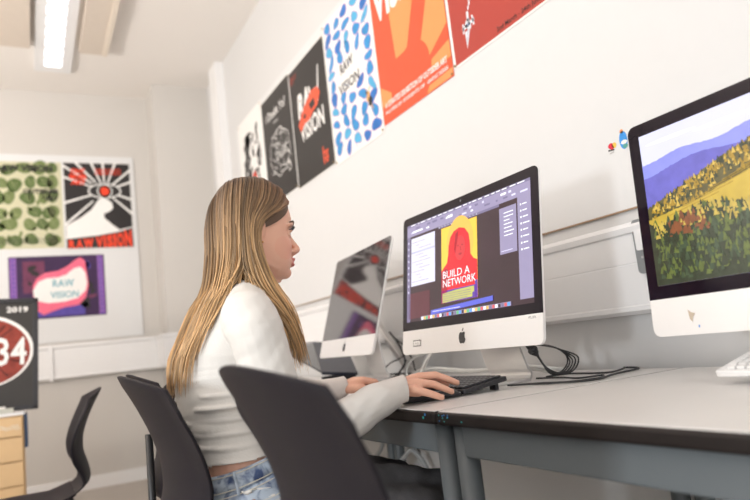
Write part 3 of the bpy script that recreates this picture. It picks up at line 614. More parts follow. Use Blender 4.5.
cable('cable', [(1.27, 2.47, .875), (1.26, 2.44, .86), (1.25, 2.46, .838), (1.25, 2.43, .818), (1.25, 2.40, .84), (1.26, 2.42, .875)], .0022, M_cable, 'small black cable loop hanging under the dark switched-off screen')
for k in range(3): cable('cable', [(1.06 + .05 * k, 1.80 + .05 * k, .744), (1.12 + .04 * k, 1.98, .744 + .003 * k), (1.22, 2.14 + .04 * k, .745), (1.30 + .02 * k, 2.30, .748), (1.31, 2.42, .746)], .0028, M_cable, 'tangled black cable on the desk behind the woman\'s left hand', grp='black cables tangled behind the left hand')
cable('cable', [(1.40, 2.30, .745), (1.41, 2.40, .747), (1.40, 2.55, .70 + .05), (1.36, 2.68, .746)], .003, M_cable, 'black cable resting along the back of the desk by the wall')
cable('cable', [(1.466 + .02, 2.78, .66), (1.44, 2.80, .55), (1.40, 2.76, .43), (1.40, 2.845, .36), (1.40, 2.81, .30), (1.40, 2.74, .285), (1.40, 2.66, .33), (1.40, 2.56, .40), (1.41, 2.50, .43), (1.44, 2.46, .36), (1.47, 2.42, .20)], .010, M_cableg, 'thick grey cable looping under the desk against the wall')
cable('cable', [(1.48, 2.62, .70), (1.46, 2.56, .50), (1.45, 2.50, .38), (1.46, 2.40, .30), (1.48, 2.3, .15)], .005, M_cable, 'thin dark cable hanging under the desk beside the grey loop')
# slim arm leaning behind the dark computer
bm = bmesh.new(); d = V(0, -.227, -.211).normalized(); p0 = V(1.405, 2.709, .995); p1 = p0 + d * .345; n = V(0, -d.z, d.y) * .011
vs = [V(x, p.y, p.z) + s * n for x in (1.40, 1.425) for p in (p0, p1) for s in (-1, 1)]
b_ = [bm.verts.new(v) for v in vs]
for f in ((0, 1, 3, 2), (4, 6, 7, 5), (0, 4, 5, 1), (2, 3, 7, 6), (0, 2, 6, 4), (1, 5, 7, 3)): bm.faces.new([b_[i] for i in f])
link('metal_bar', bm, M_alu, bevel=.002, label='slim grey metal bar leaning on the wall behind the dark switched-off screen', cat='bar')
# folding laptop propped up
def slab(name, pts, th, m, parent, **k):
    bm = bmesh.new(); P = [Vector(p) for p in pts]; n = (P[1] - P[0]).cross(P[2] - P[0]).normalized()
    a = [bm.verts.new(p) for p in P]; b = [bm.verts.new(p - n * th) for p in P]; q = len(P)
    bm.faces.new(a); bm.faces.new(b[::-1])
    for i in range(q): bm.faces.new((a[i], a[(i + 1) % q], b[(i + 1) % q], b[i]))
    return link(name, bm, m, parent, bevel=.002, **k)
lp = empty('laptop', (1.17, 2.9, .7405), label='dark laptop propped up with its lid open, on the desk beyond the dark switched-off screen', cat='laptop'); lo_ = lp.location
def rel(*p): return Vector(p) - lo_
A_, B_, C_, D_, E2 = [(1.144, 2.76, 0.791), (1.311, 2.742, 0.769), (1.271, 3.146, 0.935), (1.159, 3.146, 0.934), (1.036, 2.778, 0.868)]
A_, B_, C_, D_, E2 = rel(*A_), rel(*B_), rel(*C_), rel(*D_), rel(*E2)
slab('base', [A_, B_, B_ + (C_ - A_) * .98, C_], .014, mat('navy_black_laptop_shell', (.012, .014, .030), .35), lp)
slab('lid', [E2, A_, C_, D_], .006, mat('dark_grey_laptop_lid', (.022, .022, .028), .18, ior=1.6), lp)
mb = (A_ + B_) / 2; mc = (B_ + C_) / 2
link('prop', box(bmesh.new(), (mb.x - .08, mb.y + .01, .0002), (mb.x + .08, mb.y + .03, mb.z - .010)), M_blackpl, lp); link('prop', box(bmesh.new(), (mc.x - .02, mc.y - .01, .0002), (mc.x + .02, mc.y + .01, mc.z - .012)), M_blackpl, lp)
# ------------------------------------------------------------------ chairs
def make_chair():
    r = empty('chair', (0, 0, 0))
    NW, NH = 16, 22; th = .009
    prof = [(.48, -.155), (.50, -.205), (.53, -.222), (.58, -.214), (.64, -.196), (.70, -.199), (.76, -.218), (.82, -.245), (.88, -.278)]
    hws = [(.48, .165), (.53, .17), (.60, .172), (.70, .184), (.80, .202), (.88, .214)]
    def li(tab, z):
        for (a, b), (c, d) in zip(tab, tab[1:]):
            if z <= c:
                t = (z - a) / (c - a); t = max(0, t); return b + (d - b) * t
        return tab[-1][1]
    def smooth(tab, z): return (li(tab, z - .015) + li(tab, z) * 2 + li(tab, z + .015)) / 4
    bm = bmesh.new(); F_ = []; Bk = []
    for i in range(NH + 1):
        rf = []; rb = []
        for j in range(NW + 1):
            s = -1 + 2 * j / NW; top = .88 - .040 * abs(s) ** 1.7
            if abs(s) > .86: top -= .035 * ((abs(s) - .86) / .14) ** 2
            z = .48 + (top - .48) * i / NH; zz = .48 + .40 * i / NH
            hw = smooth(hws, zz); sag = .070 * (.35 + .65 * i / NH)
            x = smooth(prof, zz) + sag * abs(s) ** 1.9; y = s * hw
            nx = 1; ny = -s * 2 * sag / hw * .9; l = math.hypot(nx, ny)
            rf.append(bm.verts.new((x, y, z))); rb.append(bm.verts.new((x - th * nx / l, y - th * ny / l, z)))
        F_.append(rf); Bk.append(rb)
    for i in range(NH):
        for j in range(NW):
            bm.faces.new((F_[i][j], F_[i][j + 1], F_[i + 1][j + 1], F_[i + 1][j])); bm.faces.new((Bk[i][j], Bk[i + 1][j], Bk[i + 1][j + 1], Bk[i][j + 1]))
        for j, q in ((0, 1), (NW, -1)): bm.faces.new((F_[i][j], F_[i + 1][j], Bk[i + 1][j], Bk[i][j]))
    for j in range(NW):
        bm.faces.new((F_[NH][j], F_[NH][j + 1], Bk[NH][j + 1], Bk[NH][j])); bm.faces.new((F_[0][j], F_[0][j + 1], Bk[0][j + 1], Bk[0][j]))
    link('backrest', bm, M_chair, r, smooth=True, bevel=.003)
    bm = bmesh.new(); rings = []
    for i in range(15):
        t = i / 14; x = -.165 + .40 * t; z = .455 + .028 * max(0, .2 - t) * 5 - .03 * max(0, t - .85) ** 1.3 * 4; hw = .185 + .025 * math.sin(PI * t); row = []
        for j in range(13): s = -1 + j / 6; row.append(V(x, s * hw, z + .012 * s * s))
        rings.append([p for p in row] + [p - V(0, 0, .010) for p in reversed(row)])
    loft(bm, rings); link('seat', bm, M_chair, r, smooth=True, bevel=.002)
    for sy in (-1, 1):
        bm = bmesh.new(); tube(bm, catmull([(.18, sy * .15, .438), (.195, sy * .185, .425), (.235, sy * .21, .012)], 5), .011, 12); o = link('leg', bm, M_tube, r, smooth=True)
        bm = bmesh.new(); tube(bm, [(.2355, sy * .2105, 0), (.2345, sy * .2095, .02)], .014, 10); link('foot_cap', bm, M_blackpl, o)
        bm = bmesh.new(); tube(bm, catmull([(-.12, sy * .15, .438), (-.16, sy * .185, .425), (-.235, sy * .21, .012)], 5), .011, 12); o = link('leg', bm, M_tube, r, smooth=True)
        bm = bmesh.new(); tube(bm, [(-.2355, sy * .2105, 0), (-.2345, sy * .2095, .02)], .014, 10); link('foot_cap', bm, M_blackpl, o)
        bm = bmesh.new(); tube(bm, [(-.14, sy * .15, .436), (.19, sy * .15, .436)], .010, 10); link('seat_rail', bm, M_tube, r, smooth=True)
    return r
def copy_tree(o, parent=None):
    c = o.copy(); C.objects.link(c); c.parent = parent
    for ch in o.children: copy_tree(ch, c)
    return c
ch0 = make_chair()
spots = [((.441, 1.45), 0, 'black plastic chair the woman is sitting on', 1), ((.510, .87), 0, 'black plastic chair in the foreground, nearest the camera and empty', 1),
         ((.54, 2.15), 0, 'black plastic chair beyond the woman with a dark coat over its back', 1), ((-.03, 2.95), PI, 'black plastic chair turned away toward the drawer unit, left of the others', .955)]
for i, ((x, y), rz, lab, s) in enumerate(spots):
    c = ch0 if i == 0 else copy_tree(ch0)
    c.location = (x, y, 0); c.rotation_euler = (0, 0, rz); c.scale = (1, 1, s); tag(c, lab, 'chair', 'black plastic chairs')
    if i == 2: c3 = c
bm = bmesh.new(); tube(bm, [(-.242, -.06, .0005), (-.240, -.06, .45), (-.238, -.06, .70)], .011, 12); link('back_post', bm, M_tube, c3, smooth=True)
# dark coat over the far chair
bm = bmesh.new(); rnd = random.Random(6)
for k in range(26): ball(bm, (.345 + rnd.uniform(-.02, .045), 2.09 + .12 * (k / 25 - .5) + rnd.uniform(-.01, .01), .815 - .085 * rnd.random()), (.026, .03, .028))
coat = fuse('coat', bm, mat('dark_brown_fleece', (.028, .020, .018), .9, var=.4, scale=60, bump=.8, bscale=120), .006, 2, label='dark brown fluffy coat hung over the back of the chair beyond the woman', cat='coat')
def with_normals(o): return [(v, v.normal.copy()) for v in o.data.vertices]
for v, n in with_normals(coat): v.co += n * .008 * mnoise.noise(v.co * 70)
# ------------------------------------------------------------------ drawer unit and framed board
cb = empty('drawer_unit', (-.32, 4.62, 0), label='light wood drawer unit by the far wall with a white top', cat='drawer unit')
link('carcass', BX((-.28, -.22, .03), (.278, .25, .715)), M_wood, cb, bevel=.003)
link('top_panel', BX((-.29, -.235, .715), (.285, .255, .733)), M_trunk, cb, bevel=.003)
for i, (z0, z1) in enumerate(((.60, .705), (.465, .592), (.33, .457), (.06, .322))):
    o = link('drawer', BX((-.272, -.238, z0), (.270, -.221, z1)), M_wood, cb, bevel=.003)
    bm = bmesh.new(); tube(bm, [(-.08, -.250, (z0 + z1) / 2), (.08, -.250, (z0 + z1) / 2)], .006, 8); box(bm, (-.075, -.250, (z0 + z1) / 2 - .004), (-.065, -.238, (z0 + z1) / 2 + .004)); box(bm, (.065, -.250, (z0 + z1) / 2 - .004), (.075, -.238, (z0 + z1) / 2 + .004)); link('handle', bm, M_alu, o)
link('side_panel', BX((.279, -.20, .53), (.297, .20, .714)), M_navy, cb, label='navy blue panel on the side of the unit')
a = Art(frame((-.26, -.2385, .70), (1, 0, 0), (0, 0, 1))); wr = inks('pale_scuff', (.78, .70, .58)); rnd = random.Random(12)
for k in range(9): x = .40 + .013 * k; a.line([(x, .045 + rnd.uniform(-.012, .006)), (x + .012, .05 + rnd.uniform(0, .016))], .006, wr)
a.done('scuff_marks', cb, label='pale scuffs on the top drawer')
fb = empty('framed_poster', (-.26, 4.50, .7455), label='black framed sign with large white 34 standing on the drawer unit', cat='framed sign'); fb.rotation_euler = (math.radians(-4), math.radians(2.0), 0)
bw, bh = .595, .665; bm = bmesh.new()
for lo, hi in (((-bw / 2, -.012, 0), (bw / 2, .012, .028)), ((-bw / 2, -.012, bh - .028), (bw / 2, .012, bh)), ((-bw / 2, -.012, 0), (-bw / 2 + .028, .012, bh)), ((bw / 2 - .028, -.012, 0), (bw / 2, .012, bh))): box(bm, lo, hi)
link('frame', bm, M_blackpl, fb, bevel=.002); link('panel', BX((-bw / 2 + .02, -.004, .02), (bw / 2 - .02, .008, bh - .02)), inks('charcoal_print', (.045, .042, .04)), fb)
a = Art(frame((-bw / 2, -.0045, bh), (1, 0, 0), (0, 0, 1)))
E1 = [(bw / 2 + .272 * math.cos(t), .31 + .215 * math.sin(t)) for t in [2 * PI * k / 40 for k in range(40)]]
a.poly(E1, M_inkw); a.up(); a.disc(bw / 2 + .002, .315, .252, .200, inks('brick_red_print', (.27, .045, .03), .6, 22), n=40); a.up()
dk = inks('dark_crack', (.09, .02, .015)); rnd = random.Random(3)
for k in range(26): t = rnd.uniform(0, 6.28); a.line([(bw / 2 + .06 * math.cos(t), .315 + .05 * math.sin(t)), (bw / 2 + .235 * math.cos(t), .315 + .18 * math.sin(t))], .004, dk, .010)
a.up(); a.text('34', bw / 2 + .075, .400, .160, .165, M_inkw, bold=.015); a.text('2019', .425, .085, .115, .035, M_inkw, bold=.03); a.text('OPEN', .08, .085, .12, .035, M_inkw, bold=.03)
a.done('print', fb, label='dark print with a red disc, the year 2019 and a large 34')
def flat_item(name, lo, hi, m, lab, cat, rz=0, bev=.002):
    c = (Vector(lo) + Vector(hi)) / 2; h = (Vector(hi) - Vector(lo)) / 2; o = link(name, BX(tuple(-h), tuple(h)), m, bevel=bev); o.location = c; o.rotation_euler = (0, 0, rz); return tag(o, lab, cat)
flat_item('book', (-.34, 4.39, .7335), (-.09, 4.46, .760), mat('pale_book_cover', (.55, .56, .50), .5), 'thick pale grey book lying in front of the framed sign', 'book')
flat_item('paper_stack', (-.33, 4.395, .7605), (-.13, 4.455, .772), M_white, 'small stack of white paper on top of the grey book', 'paper', .03)
flat_item('notebook', (-.26, 4.40, .7725), (-.17, 4.45, .790), mat('olive_notebook', (.25, .27, .12), .6), 'olive green notebook on the white paper stack', 'notebook', .1)
# ------------------------------------------------------------------ the woman
HC = V(.458, 1.445, 1.168)          # between the eyes' height, on the ear axis
def interp(tab, z):
    tab = sorted(tab)
    if z <= tab[0][0]: return tab[0][1:]
    for a, b in zip(tab, tab[1:]):
        if z <= b[0]:
            t = (z - a[0]) / (b[0] - a[0]); return tuple(p + (q - p) * t for p, q in zip(a[1:], b[1:]))
    return tab[-1][1:]
HEADT = [(.122, .0, -.03, .012), (.117, .030, -.052, .034), (.108, .050, -.067, .048), (.095, .068, -.079, .059), (.08, .080, -.087, .066), (.06, .089, -.093, .071), (.04, .094, -.095, .0735), (.022, .0965, -.095, .0740), (.008, .096, -.094, .0735), (-.006, .0905, -.092, .0725), (-.018, .089, -.088, .0710), (-.03, .089, -.082, .069), (-.045, .089, -.074, .0665), (-.06, .088, -.064, .0630), (-.075, .086, -.052, .0590), (-.088, .083, -.038, .0525), (-.098, .080, -.02, .045), (-.106, .074, -.002, .036), (-.112, .062, .014, .024)]
def head_pt(z, th):
    xf, xb, w_ = interp(HEADT, z); xb = -.03 + (xb + .03) * .84 if xb < -.03 else xb; c, s = math.cos(th), math.sin(th)
    if c >= 0: x = xf * c ** .92
    else: x = -abs(xb) * abs(c) if xb < 0 else xb
    if xb > -.02 and c < 0: x = xb * abs(c) + 0
    y = w_ * math.copysign(abs(s) ** .90, s)
    if c > 0:                                  # eye sockets and cheeks
        g = math.exp(-((abs(y) - .032) / .013) ** 2 - ((z + .009) / .012) ** 2); x -= .0085 * g
        g = math.exp(-((abs(y) - .040) / .02) ** 2 - ((z + .036) / .02) ** 2); x += .004 * g
    return V(x, y, z)
def build_body():
    bm = bmesh.new()
    zs = [-.118 + .004 * k for k in range(int(.24 / .004) + 1)]
    loft(bm, [[HC + head_pt(z, 2 * PI * k / 56) for k in range(56)] for z in zs])
    q = lambda *p: HC + V(*p)
    caps(bm, [q(.086, 0, -.002), q(.090, 0, -.014), q(.099, 0, -.028), q(.107, 0, -.0400)], [.008, .0075, .0078, .0086])
    caps(bm, [q(.1075, 0, -.0425), q(.092, 0, -.0545)], [.0083, .006])
    for s in (-1, 1):
        ball(bm, q(.097, .0115 * s, -.0465), (.010, .0068, .0068))
        caps(bm, [q(.0905, .018 * s, .0095), q(.086, .034 * s, .0135), q(.070, .052 * s, .008)], [.006, .0065, .006])      # brow ridge
        caps(bm, [q(.0825, .019 * s, -.009), q(.0875, .030 * s, -.0015), q(.077, .044 * s, -.006)], [.003, .0035, .003])    # upper lid
        caps(bm, [q(.082, .020 * s, -.014), q(.083, .031 * s, -.017), q(.075, .044 * s, -.013)], [.003, .0032, .003])
        caps(bm, [q(.006, .050 * s, -.074), q(.040, .036 * s, -.086), q(.064, .013 * s, -.094)], [.013, .012, .012])      # jaw line
        M = Matrix.Rotation(math.radians(12), 4, 'Y')
        ball(bm, q(-.006, .0745 * s, -.010), (.0155, .006, .028), M=M); caps(bm, [q(-.020, .079 * s, -.002), q(-.012, .081 * s, .017), q(.006, .079 * s, .014), q(.008, .076 * s, .0)], [.0035] * 4)
        caps(bm, [q(-.020, .079 * s, -.002), q(-.012, .077 * s, -.025), q(-.002, .075 * s, -.037)], [.0035, .004, .0055])
    ball(bm, q(.090, 0, -.0672), (.0095, .0215, .0052)); ball(bm, q(.0875, 0, -.0785), (.0105, .0195, .0058)); ball(bm, q(.071, 0, -.0965), (.0175, .019, .0145))
    ball(bm, q(.082, 0, -.0725), (.009, .026, .010))
    # neck and trunk
    caps(bm, [(.425, 1.45, 1.01), (.438, 1.449, 1.055), (.452, 1.446, 1.10)], [.055, .050, .050])
    trunk(bm, 0)
    limb_arms(bm, 0)
    for P in legs_pts(): caps(bm, P[:3], [.085, .058, .036]); caps(bm, [P[2], P[3]], [.034, .030])
    hands(bm)
    skin = mat('skin', (.79, .45, .325), .42, var=.06, scale=14, sss=.12, bump=.06, bscale=260)
    lips = mat('lips', (.62, .20, .17), .35, var=.05, sss=.1)
    blush = mat('flushed_skin', (.79, .42, .305), .42, var=.06, scale=14, sss=.12)
    o = fuse('person', bm, [skin, lips, blush], .0026, 2, label='young woman with long fair hair, white top and jeans sitting at the desk', cat='person')
    for p in o.data.polygons:
        c = p.center - HC
        if c.x > .085 and abs(c.y) < .022 and -.0845 < c.z < -.0625 and c.x > .0895 - abs(c.y) * .25: p.material_index = 1
        elif c.x > .02 and ((c.x - .062) / .03) ** 2 + ((c.z + .045) / .026) ** 2 < 1 and abs(c.y) > .03: p.material_index = 2
    return o
TR = [(.46, .405, .085, .13), (.50, .40, .115, .165), (.56, .395, .118, .172), (.61, .388, .110, .166), (.66, .380, .094, .142), (.72, .372, .086, .126), (.78, .367, .087, .124), (.84, .372, .093, .130), (.90, .384, .099, .138), (.94, .396, .092, .144), (.98, .408, .078, .146), (1.01, .410, .070, .124), (1.035, .422, .056, .078), (1.055, .428, .05, .055)]
def trunk(bm, off, z0=0, z1=9):
    rings = []
    for z, cx, a, b in TR:
        if not z0 <= z <= z1: continue
        rings.append([V(cx + (a + off) * math.copysign(abs(math.cos(t)) ** .9, math.cos(t)), 1.45 + (b + off) * math.copysign(abs(math.sin(t)) ** .85, math.sin(t)), z) for t in [2 * PI * k / 40 for k in range(40)]])
    loft(bm, rings)
    if z1 > .9:
        for s in (-1, 1): ball(bm, (.452, 1.45 + .066 * s, .905), (.056 + off, .056 + off, .058 + off))
RA = [(.392, 1.302, .966), (.398, 1.277, .935), (.418, 1.262, .83), (.452, 1.262, .715), (.56, 1.272, .735), (.66, 1.297, .765), (.752, 1.343, .780)]
LA = [(.402, 1.598, .966), (.412, 1.625, .935), (.47, 1.66, .83), (.55, 1.69, .745), (.62, 1.705, .758), (.69, 1.715, .770), (.765, 1.728, .776)]
AR = [.050, .048, .042, .037, .036, .031, .0215]
def limb_arms(bm, off):
    for A in (RA, LA):
        n = len(A) if off == 0 else len(A)
        caps(bm, A, [r + off for r in AR], n=18)
        s = -1 if A is RA else 1; caps(bm, [(.42, 1.45 + .06 * s, 1.015), A[0]], [.036 + off, .046 + off])
def legs_pts(): return [[(.40, 1.375, .545), (.80, 1.35, .505), (.77, 1.34, .12), (.86, 1.33, .06)], [(.40, 1.525, .545), (.80, 1.57, .500), (.77, 1.58, .12), (.86, 1.59, .06)]]
FR = [[(.745, 1.325, .779), (.760, 1.309, .776), (.794, 1.306, .763), (.814, 1.306, .755), (.828, 1.307, .749)],
      [(.755, 1.335, .786), (.785, 1.331, .788), (.825, 1.331, .779), (.853, 1.332, .766), (.873, 1.333, .756)],
      [(.762, 1.350, .790), (.804, 1.359, .7985), (.852, 1.360, .797), (.886, 1.360, .783), (.909, 1.360, .772)],
      [(.762, 1.360, .790), (.806, 1.385, .796), (.850, 1.390, .795), (.880, 1.391, .782), (.900, 1.390, .770)]]
FRr = [(.011, .0105, .0088, .0080, .0070), (.012, .0105, .0092, .0084, .0074), (.012, .0108, .0094, .0086, .0076), (.012, .0108, .0094, .0086, .0076)]
def hands(bm):
    for P, r in zip(FR, FRr):
        caps(bm, P, r, n=12); d_ = (Vector(P[4]) - Vector(P[3])).normalized(); ball(bm, Vector(P[4]) + d_ * .003, r[4] * .82, n=12, m=8)
    caps(bm, [(.760, 1.362, .778), (.785, 1.395, .770), (.820, 1.408, .762), (.850, 1.405, .758)], [.013, .0125, .0105, .0088], n=12)
    ball(bm, (.775, 1.345, .780), (.030, .030, .013)); caps(bm, [(.745, 1.332, .776), (.775, 1.318, .768)], [.014, .011])
    for k in range(4):      # left hand, loosely curled
        y = 1.760 - .0205 * k
        caps(bm, [(.775, 1.735 - .006 * k, .780), (.826, y, .7895), (.861, y - .002, .780), (.866, y - .004, .757), (.845, y - .006, .7525)], [.0125, .0112, .0098, .0088, .0082], n=12)
    caps(bm, [(.775, 1.712, .772), (.805, 1.690, .769), (.834, 1.684, .763), (.858, 1.692, .758)], [.0135, .0125, .0105, .0085], n=12)
    ball(bm, (.805, 1.728, .775), (.034, .034, .017))
body = build_body()
sk2 = mat('nail', (.80, .50, .42), .2, var=.02)
for P, q in ((FR[0], 0), (FR[1], 0), (FR[2], 0)):
    tip = Vector(P[4]); d = (tip - Vector(P[3])).normalized(); n = V(0, 0, 1) - d * d.z; n.normalize(); s_ = d.cross(n)
    M = Matrix(((d.x, s_.x, n.x, 0), (d.y, s_.y, n.y, 0), (d.z, s_.z, n.z, 0), (0, 0, 0, 1)))
    bm = bmesh.new(); ball(bm, tip + n * .0058 + d * .001, (.0062, .0048, .0018), M=M, n=10, m=6); link('fingernail', bm, sk2, body, smooth=True)
for s in (-1, 1):
    bm = bmesh.new(); ball(bm, HC + V(.0715, .031 * s, -.010), .0122); e = link('eye', bm, mat('eye_white', (.75, .72, .70), .15, var=.02), body, smooth=True)
    bm = bmesh.new(); ball(bm, HC + V(.0812, .031 * s, -.011), (.0032, .0058, .0058)); link('iris', bm, mat('iris_brown', (.06, .03, .015), .1), e, smooth=True)
    bm = bmesh.new()
    for k in range(11):
        t = k / 10; p = HC + V(.0865 - .013 * max(0, t - .4) ** 1.2 * 1.6, (.022 + .024 * t) * s, -.0035 + .002 * math.sin(PI * t)); d = V(.0100, .003 * (t - .3) * s * 2, .003 + .002 * t)
        tube(bm, catmull([p, p + d * .6, p + d + V(0, 0, .003)], 2), [.0010] * 3 + [.0008] * 1 + [.0004], 4)
    link('eyelashes', bm, M_dark, body)
    bm = bmesh.new(); tube(bm, catmull([HC + V(.0965, .014 * s, .0090), HC + V(.0925, .032 * s, .0180), HC + V(.076, .054 * s, .0130)], 5), [.0018, .0024, .0028, .003, .003, .003, .0028, .0024, .002, .0015, .0008][:11], 6)
    link('eyebrow', bm, mat('brow_brown', (.13, .075, .045), .8, var=.3, scale=200), body, smooth=True)
    bm = bmesh.new(); ball(bm, HC + V(-.001, .0815 * s, -.036), .0022, n=8, m=6); link('earring', bm, mat('gold', (.8, .5, .15), .25, metal=1), body, smooth=True)
# --- clothes
def cut(o, keep, thick=.0016):
    bm = bmesh.new(); bm.from_mesh(o.data); bmesh.ops.delete(bm, geom=[v for v in bm.verts if not keep(v.co)], context='VERTS'); bm.to_mesh(o.data); bm.free()
    md = o.modifiers.new('thickness', 'SOLIDIFY'); md.thickness = thick; md.offset = 1
M_top_ = mat('cream_jersey', (.70, .675, .64), .8, var=.02, scale=30, bump=.25, bscale=300)
bm = bmesh.new(); trunk(bm, .006, .60); limb_arms(bm, .0065)
caps(bm, [RA[-2], RA[-1], (.775, 1.352, .784)], [.036, .0285, .0265], n=18); caps(bm, [LA[-2], LA[-1], (.785, 1.732, .778)], [.036, .0285, .0265], n=18)
shirt = fuse('long_sleeved_top', bm, M_top_, .0035, 5, parent=body, label='cream white long sleeved cropped top, creased at the waist')
hem = lambda p: .684 + .05 * (p.x - .30)
def keep(p):
    if p.z < hem(p) and p.x < .55 and 1.29 < p.y < 1.61 : return False
    if p.x > .7585 + (p.y - 1.343) * .4 and p.y < 1.5: return False
    if p.x > .782 and p.y > 1.5: return False
    d = math.hypot(p.x - .436, (p.y - 1.45) * .9)
    if p.z > 1.020 and d < .072 - (1.06 - p.z) * .25 : return False
    return p.z < 1.055
for v, n in with_normals(shirt):
    p = v.co.copy()
    tor = 1.29 < p.y < 1.61 and p.x < .52
    if tor and p.z < .90:
        m = max(0, min(1, (.900 - p.z) / .07)); ph = p.z * 235 + 2.2 * math.sin(p.x * 13 + p.y * 7) + 2.4 * mnoise.noise(V(p.x * 7, p.y * 7, p.z * 10))
        rid_ = (1 - abs(math.sin(ph * .5))) ** 2.2
        v.co += n * (m * (.027 * rid_ * max(0, mnoise.noise(V(p.x * 11 + 3, p.y * 11, p.z * 24)) + .12) + .004 * mnoise.noise(V(p.x * 10, p.y * 10, p.z * 40)) - .001))
        if abs(p.z - .868 - .02 * (p.x - .38)) < .008: v.co -= n * .0012
    elif tor: v.co += n * .003 * mnoise.noise(p * 16)
    else:
        t = (p.x - .40) / .36; el = math.exp(-((p.x - .47) / .06) ** 2 - ((p.z - .74) / .07) ** 2)
        v.co += n * ((.0035 * el + .0004) * math.sin((p.x * .8 - p.z) * 170 + 3 * mnoise.noise(p * 14)) + .0035 * mnoise.noise(V(p.x * 22, p.y * 12, p.z * 26)))
cut(shirt, keep)
for A, nm in (((.755, 1.343, .7805), 'cuff'),):
    pass
def denim():
    m = mat('acid_wash_denim', (.30, .38, .50), .8, var=.1, bump=.4, bscale=500); nt = m.node_tree; b = nt.nodes['Principled BSDF']; tc = nt.nodes.new('ShaderNodeTexCoord')
    n = nt.nodes.new('ShaderNodeTexNoise'); n.inputs['Scale'].default_value = 34; n.inputs['Detail'].default_value = 6; n.inputs['Distortion'].default_value = .8
    cr = nt.nodes.new('ShaderNodeValToRGB'); cr.color_ramp.elements[0].position = .34; cr.color_ramp.elements[0].color = (.045, .075, .17, 1); cr.color_ramp.elements[1].position = .56; cr.color_ramp.elements[1].color = (.42, .49, .58, 1)
    nt.links.new(tc.outputs['Object'], n.inputs['Vector']); nt.links.new(n.outputs['Fac'], cr.inputs['Fac']); nt.links.new(cr.outputs['Color'], b.inputs['Base Color']); return m
M_den = denim()
bm = bmesh.new(); trunk(bm, .008, 0, .75)
for P in legs_pts(): caps(bm, P[:3], [.090, .060, .055], n=20)
jeans = fuse('jeans', bm, M_den, .006, 5, parent=body, label='pale blue acid wash jeans')
wl = lambda p: .664 + .22 * (p.x - .29)
for v, n in with_normals(jeans): p = v.co; v.co += n * (.006 * mnoise.noise(V(p.x * 14, p.y * 20, p.z * 24)) + .003 * math.sin(p.z * 120 + 3 * mnoise.noise(p * 12)) * (p.z > .56))
cut(jeans, lambda p: p.z < wl(p) and p.z > .13, .003)
def ringpts(zf, off, t0=0, t1=2 * PI, n=48):
    out = []
    for k in range(n + 1):
        t = t0 + (t1 - t0) * k / n; p = V(.39, 1.45, .66)
        for _ in range(3):
            z = zf(p); tab = sorted(TR); i = interp([(q[0], q[1], q[2], q[3]) for q in TR], z)
            p = V(i[0] + (i[1] + off) * math.copysign(abs(math.cos(t)) ** .9, math.cos(t)), 1.45 + (i[2] + off) * math.copysign(abs(math.sin(t)) ** .85, math.sin(t)), z)
        out.append(p)
    return out
bm = bmesh.new(); up_ = ringpts(wl, .0125); lo_ = ringpts(lambda p: wl(p) - .034, .0140)
up2 = ringpts(wl, .0095); lo2 = ringpts(lambda p: wl(p) - .034, .0105)
loft(bm, [[a, b, c, d] for a, b, c, d in zip(up_, lo_, lo2, up2)], cap=False); link('waistband', bm, M_den, jeans, smooth=True)
M_st = mat('cream_stitching', (.62, .58, .48), .7)
for dz in (.004, .030, .040): bm = bmesh.new(); tube(bm, ringpts(lambda p: wl(p) - dz, .0150), .0009, 5); link('stitching', bm, M_st, jeans)
for t in (-1.9, -1.25, -2.6):
    bm = bmesh.new(); P = [ringpts(lambda p: wl(p) - dz, .017, t, t + .01, 1)[0] for dz in (.0, .02, .042)]; tube(bm, P, .006, 8, flat=.35); link('belt_loop', bm, M_den, jeans)
for t, dz in ((-1.72, .062), (-1.12, .056)):
    p = ringpts(lambda p: wl(p) - dz, .014, t, t + .01, 1)[0]; bm = bmesh.new(); ball(bm, p, .005, n=12, m=8); link('rivet', bm, mat('copper_rivet', (.45, .20, .09), .3, metal=.9), jeans, smooth=True)
for d_ in (.052, .060):
    bm = bmesh.new(); P = [ringpts(lambda p: wl(p) - d_ - .016 * math.sin(PI * k / 10), .0165, -2.1 + .14 * k, 0, 1)[0] for k in range(11)]; tube(bm, P, .0009, 5); link('stitching', bm, M_st, jeans)
bm = bmesh.new(); rnd = random.Random(31)  # dark grey cloth added over the thighs, darker than the jeans
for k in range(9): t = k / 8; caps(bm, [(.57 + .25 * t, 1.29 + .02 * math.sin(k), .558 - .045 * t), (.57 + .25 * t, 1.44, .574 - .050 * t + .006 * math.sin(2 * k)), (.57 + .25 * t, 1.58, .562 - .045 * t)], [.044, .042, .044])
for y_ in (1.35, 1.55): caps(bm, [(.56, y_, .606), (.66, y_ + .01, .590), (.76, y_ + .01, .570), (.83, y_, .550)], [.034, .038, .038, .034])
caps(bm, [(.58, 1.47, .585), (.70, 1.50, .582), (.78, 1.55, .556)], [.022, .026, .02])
lapc = fuse('cloth', bm, mat('dark_grey_cloth', (.060, .058, .062), .9, var=.2, scale=70, bump=.5, bscale=200), .008, 4, label='dark grey folds of cloth added over her lap beneath the desk', cat='cloth')
for v, n in with_normals(lapc): v.co += n * .006 * mnoise.noise(v.co * 22)
M_shoe = mat('white_canvas_shoe', (.75, .74, .72), .6)
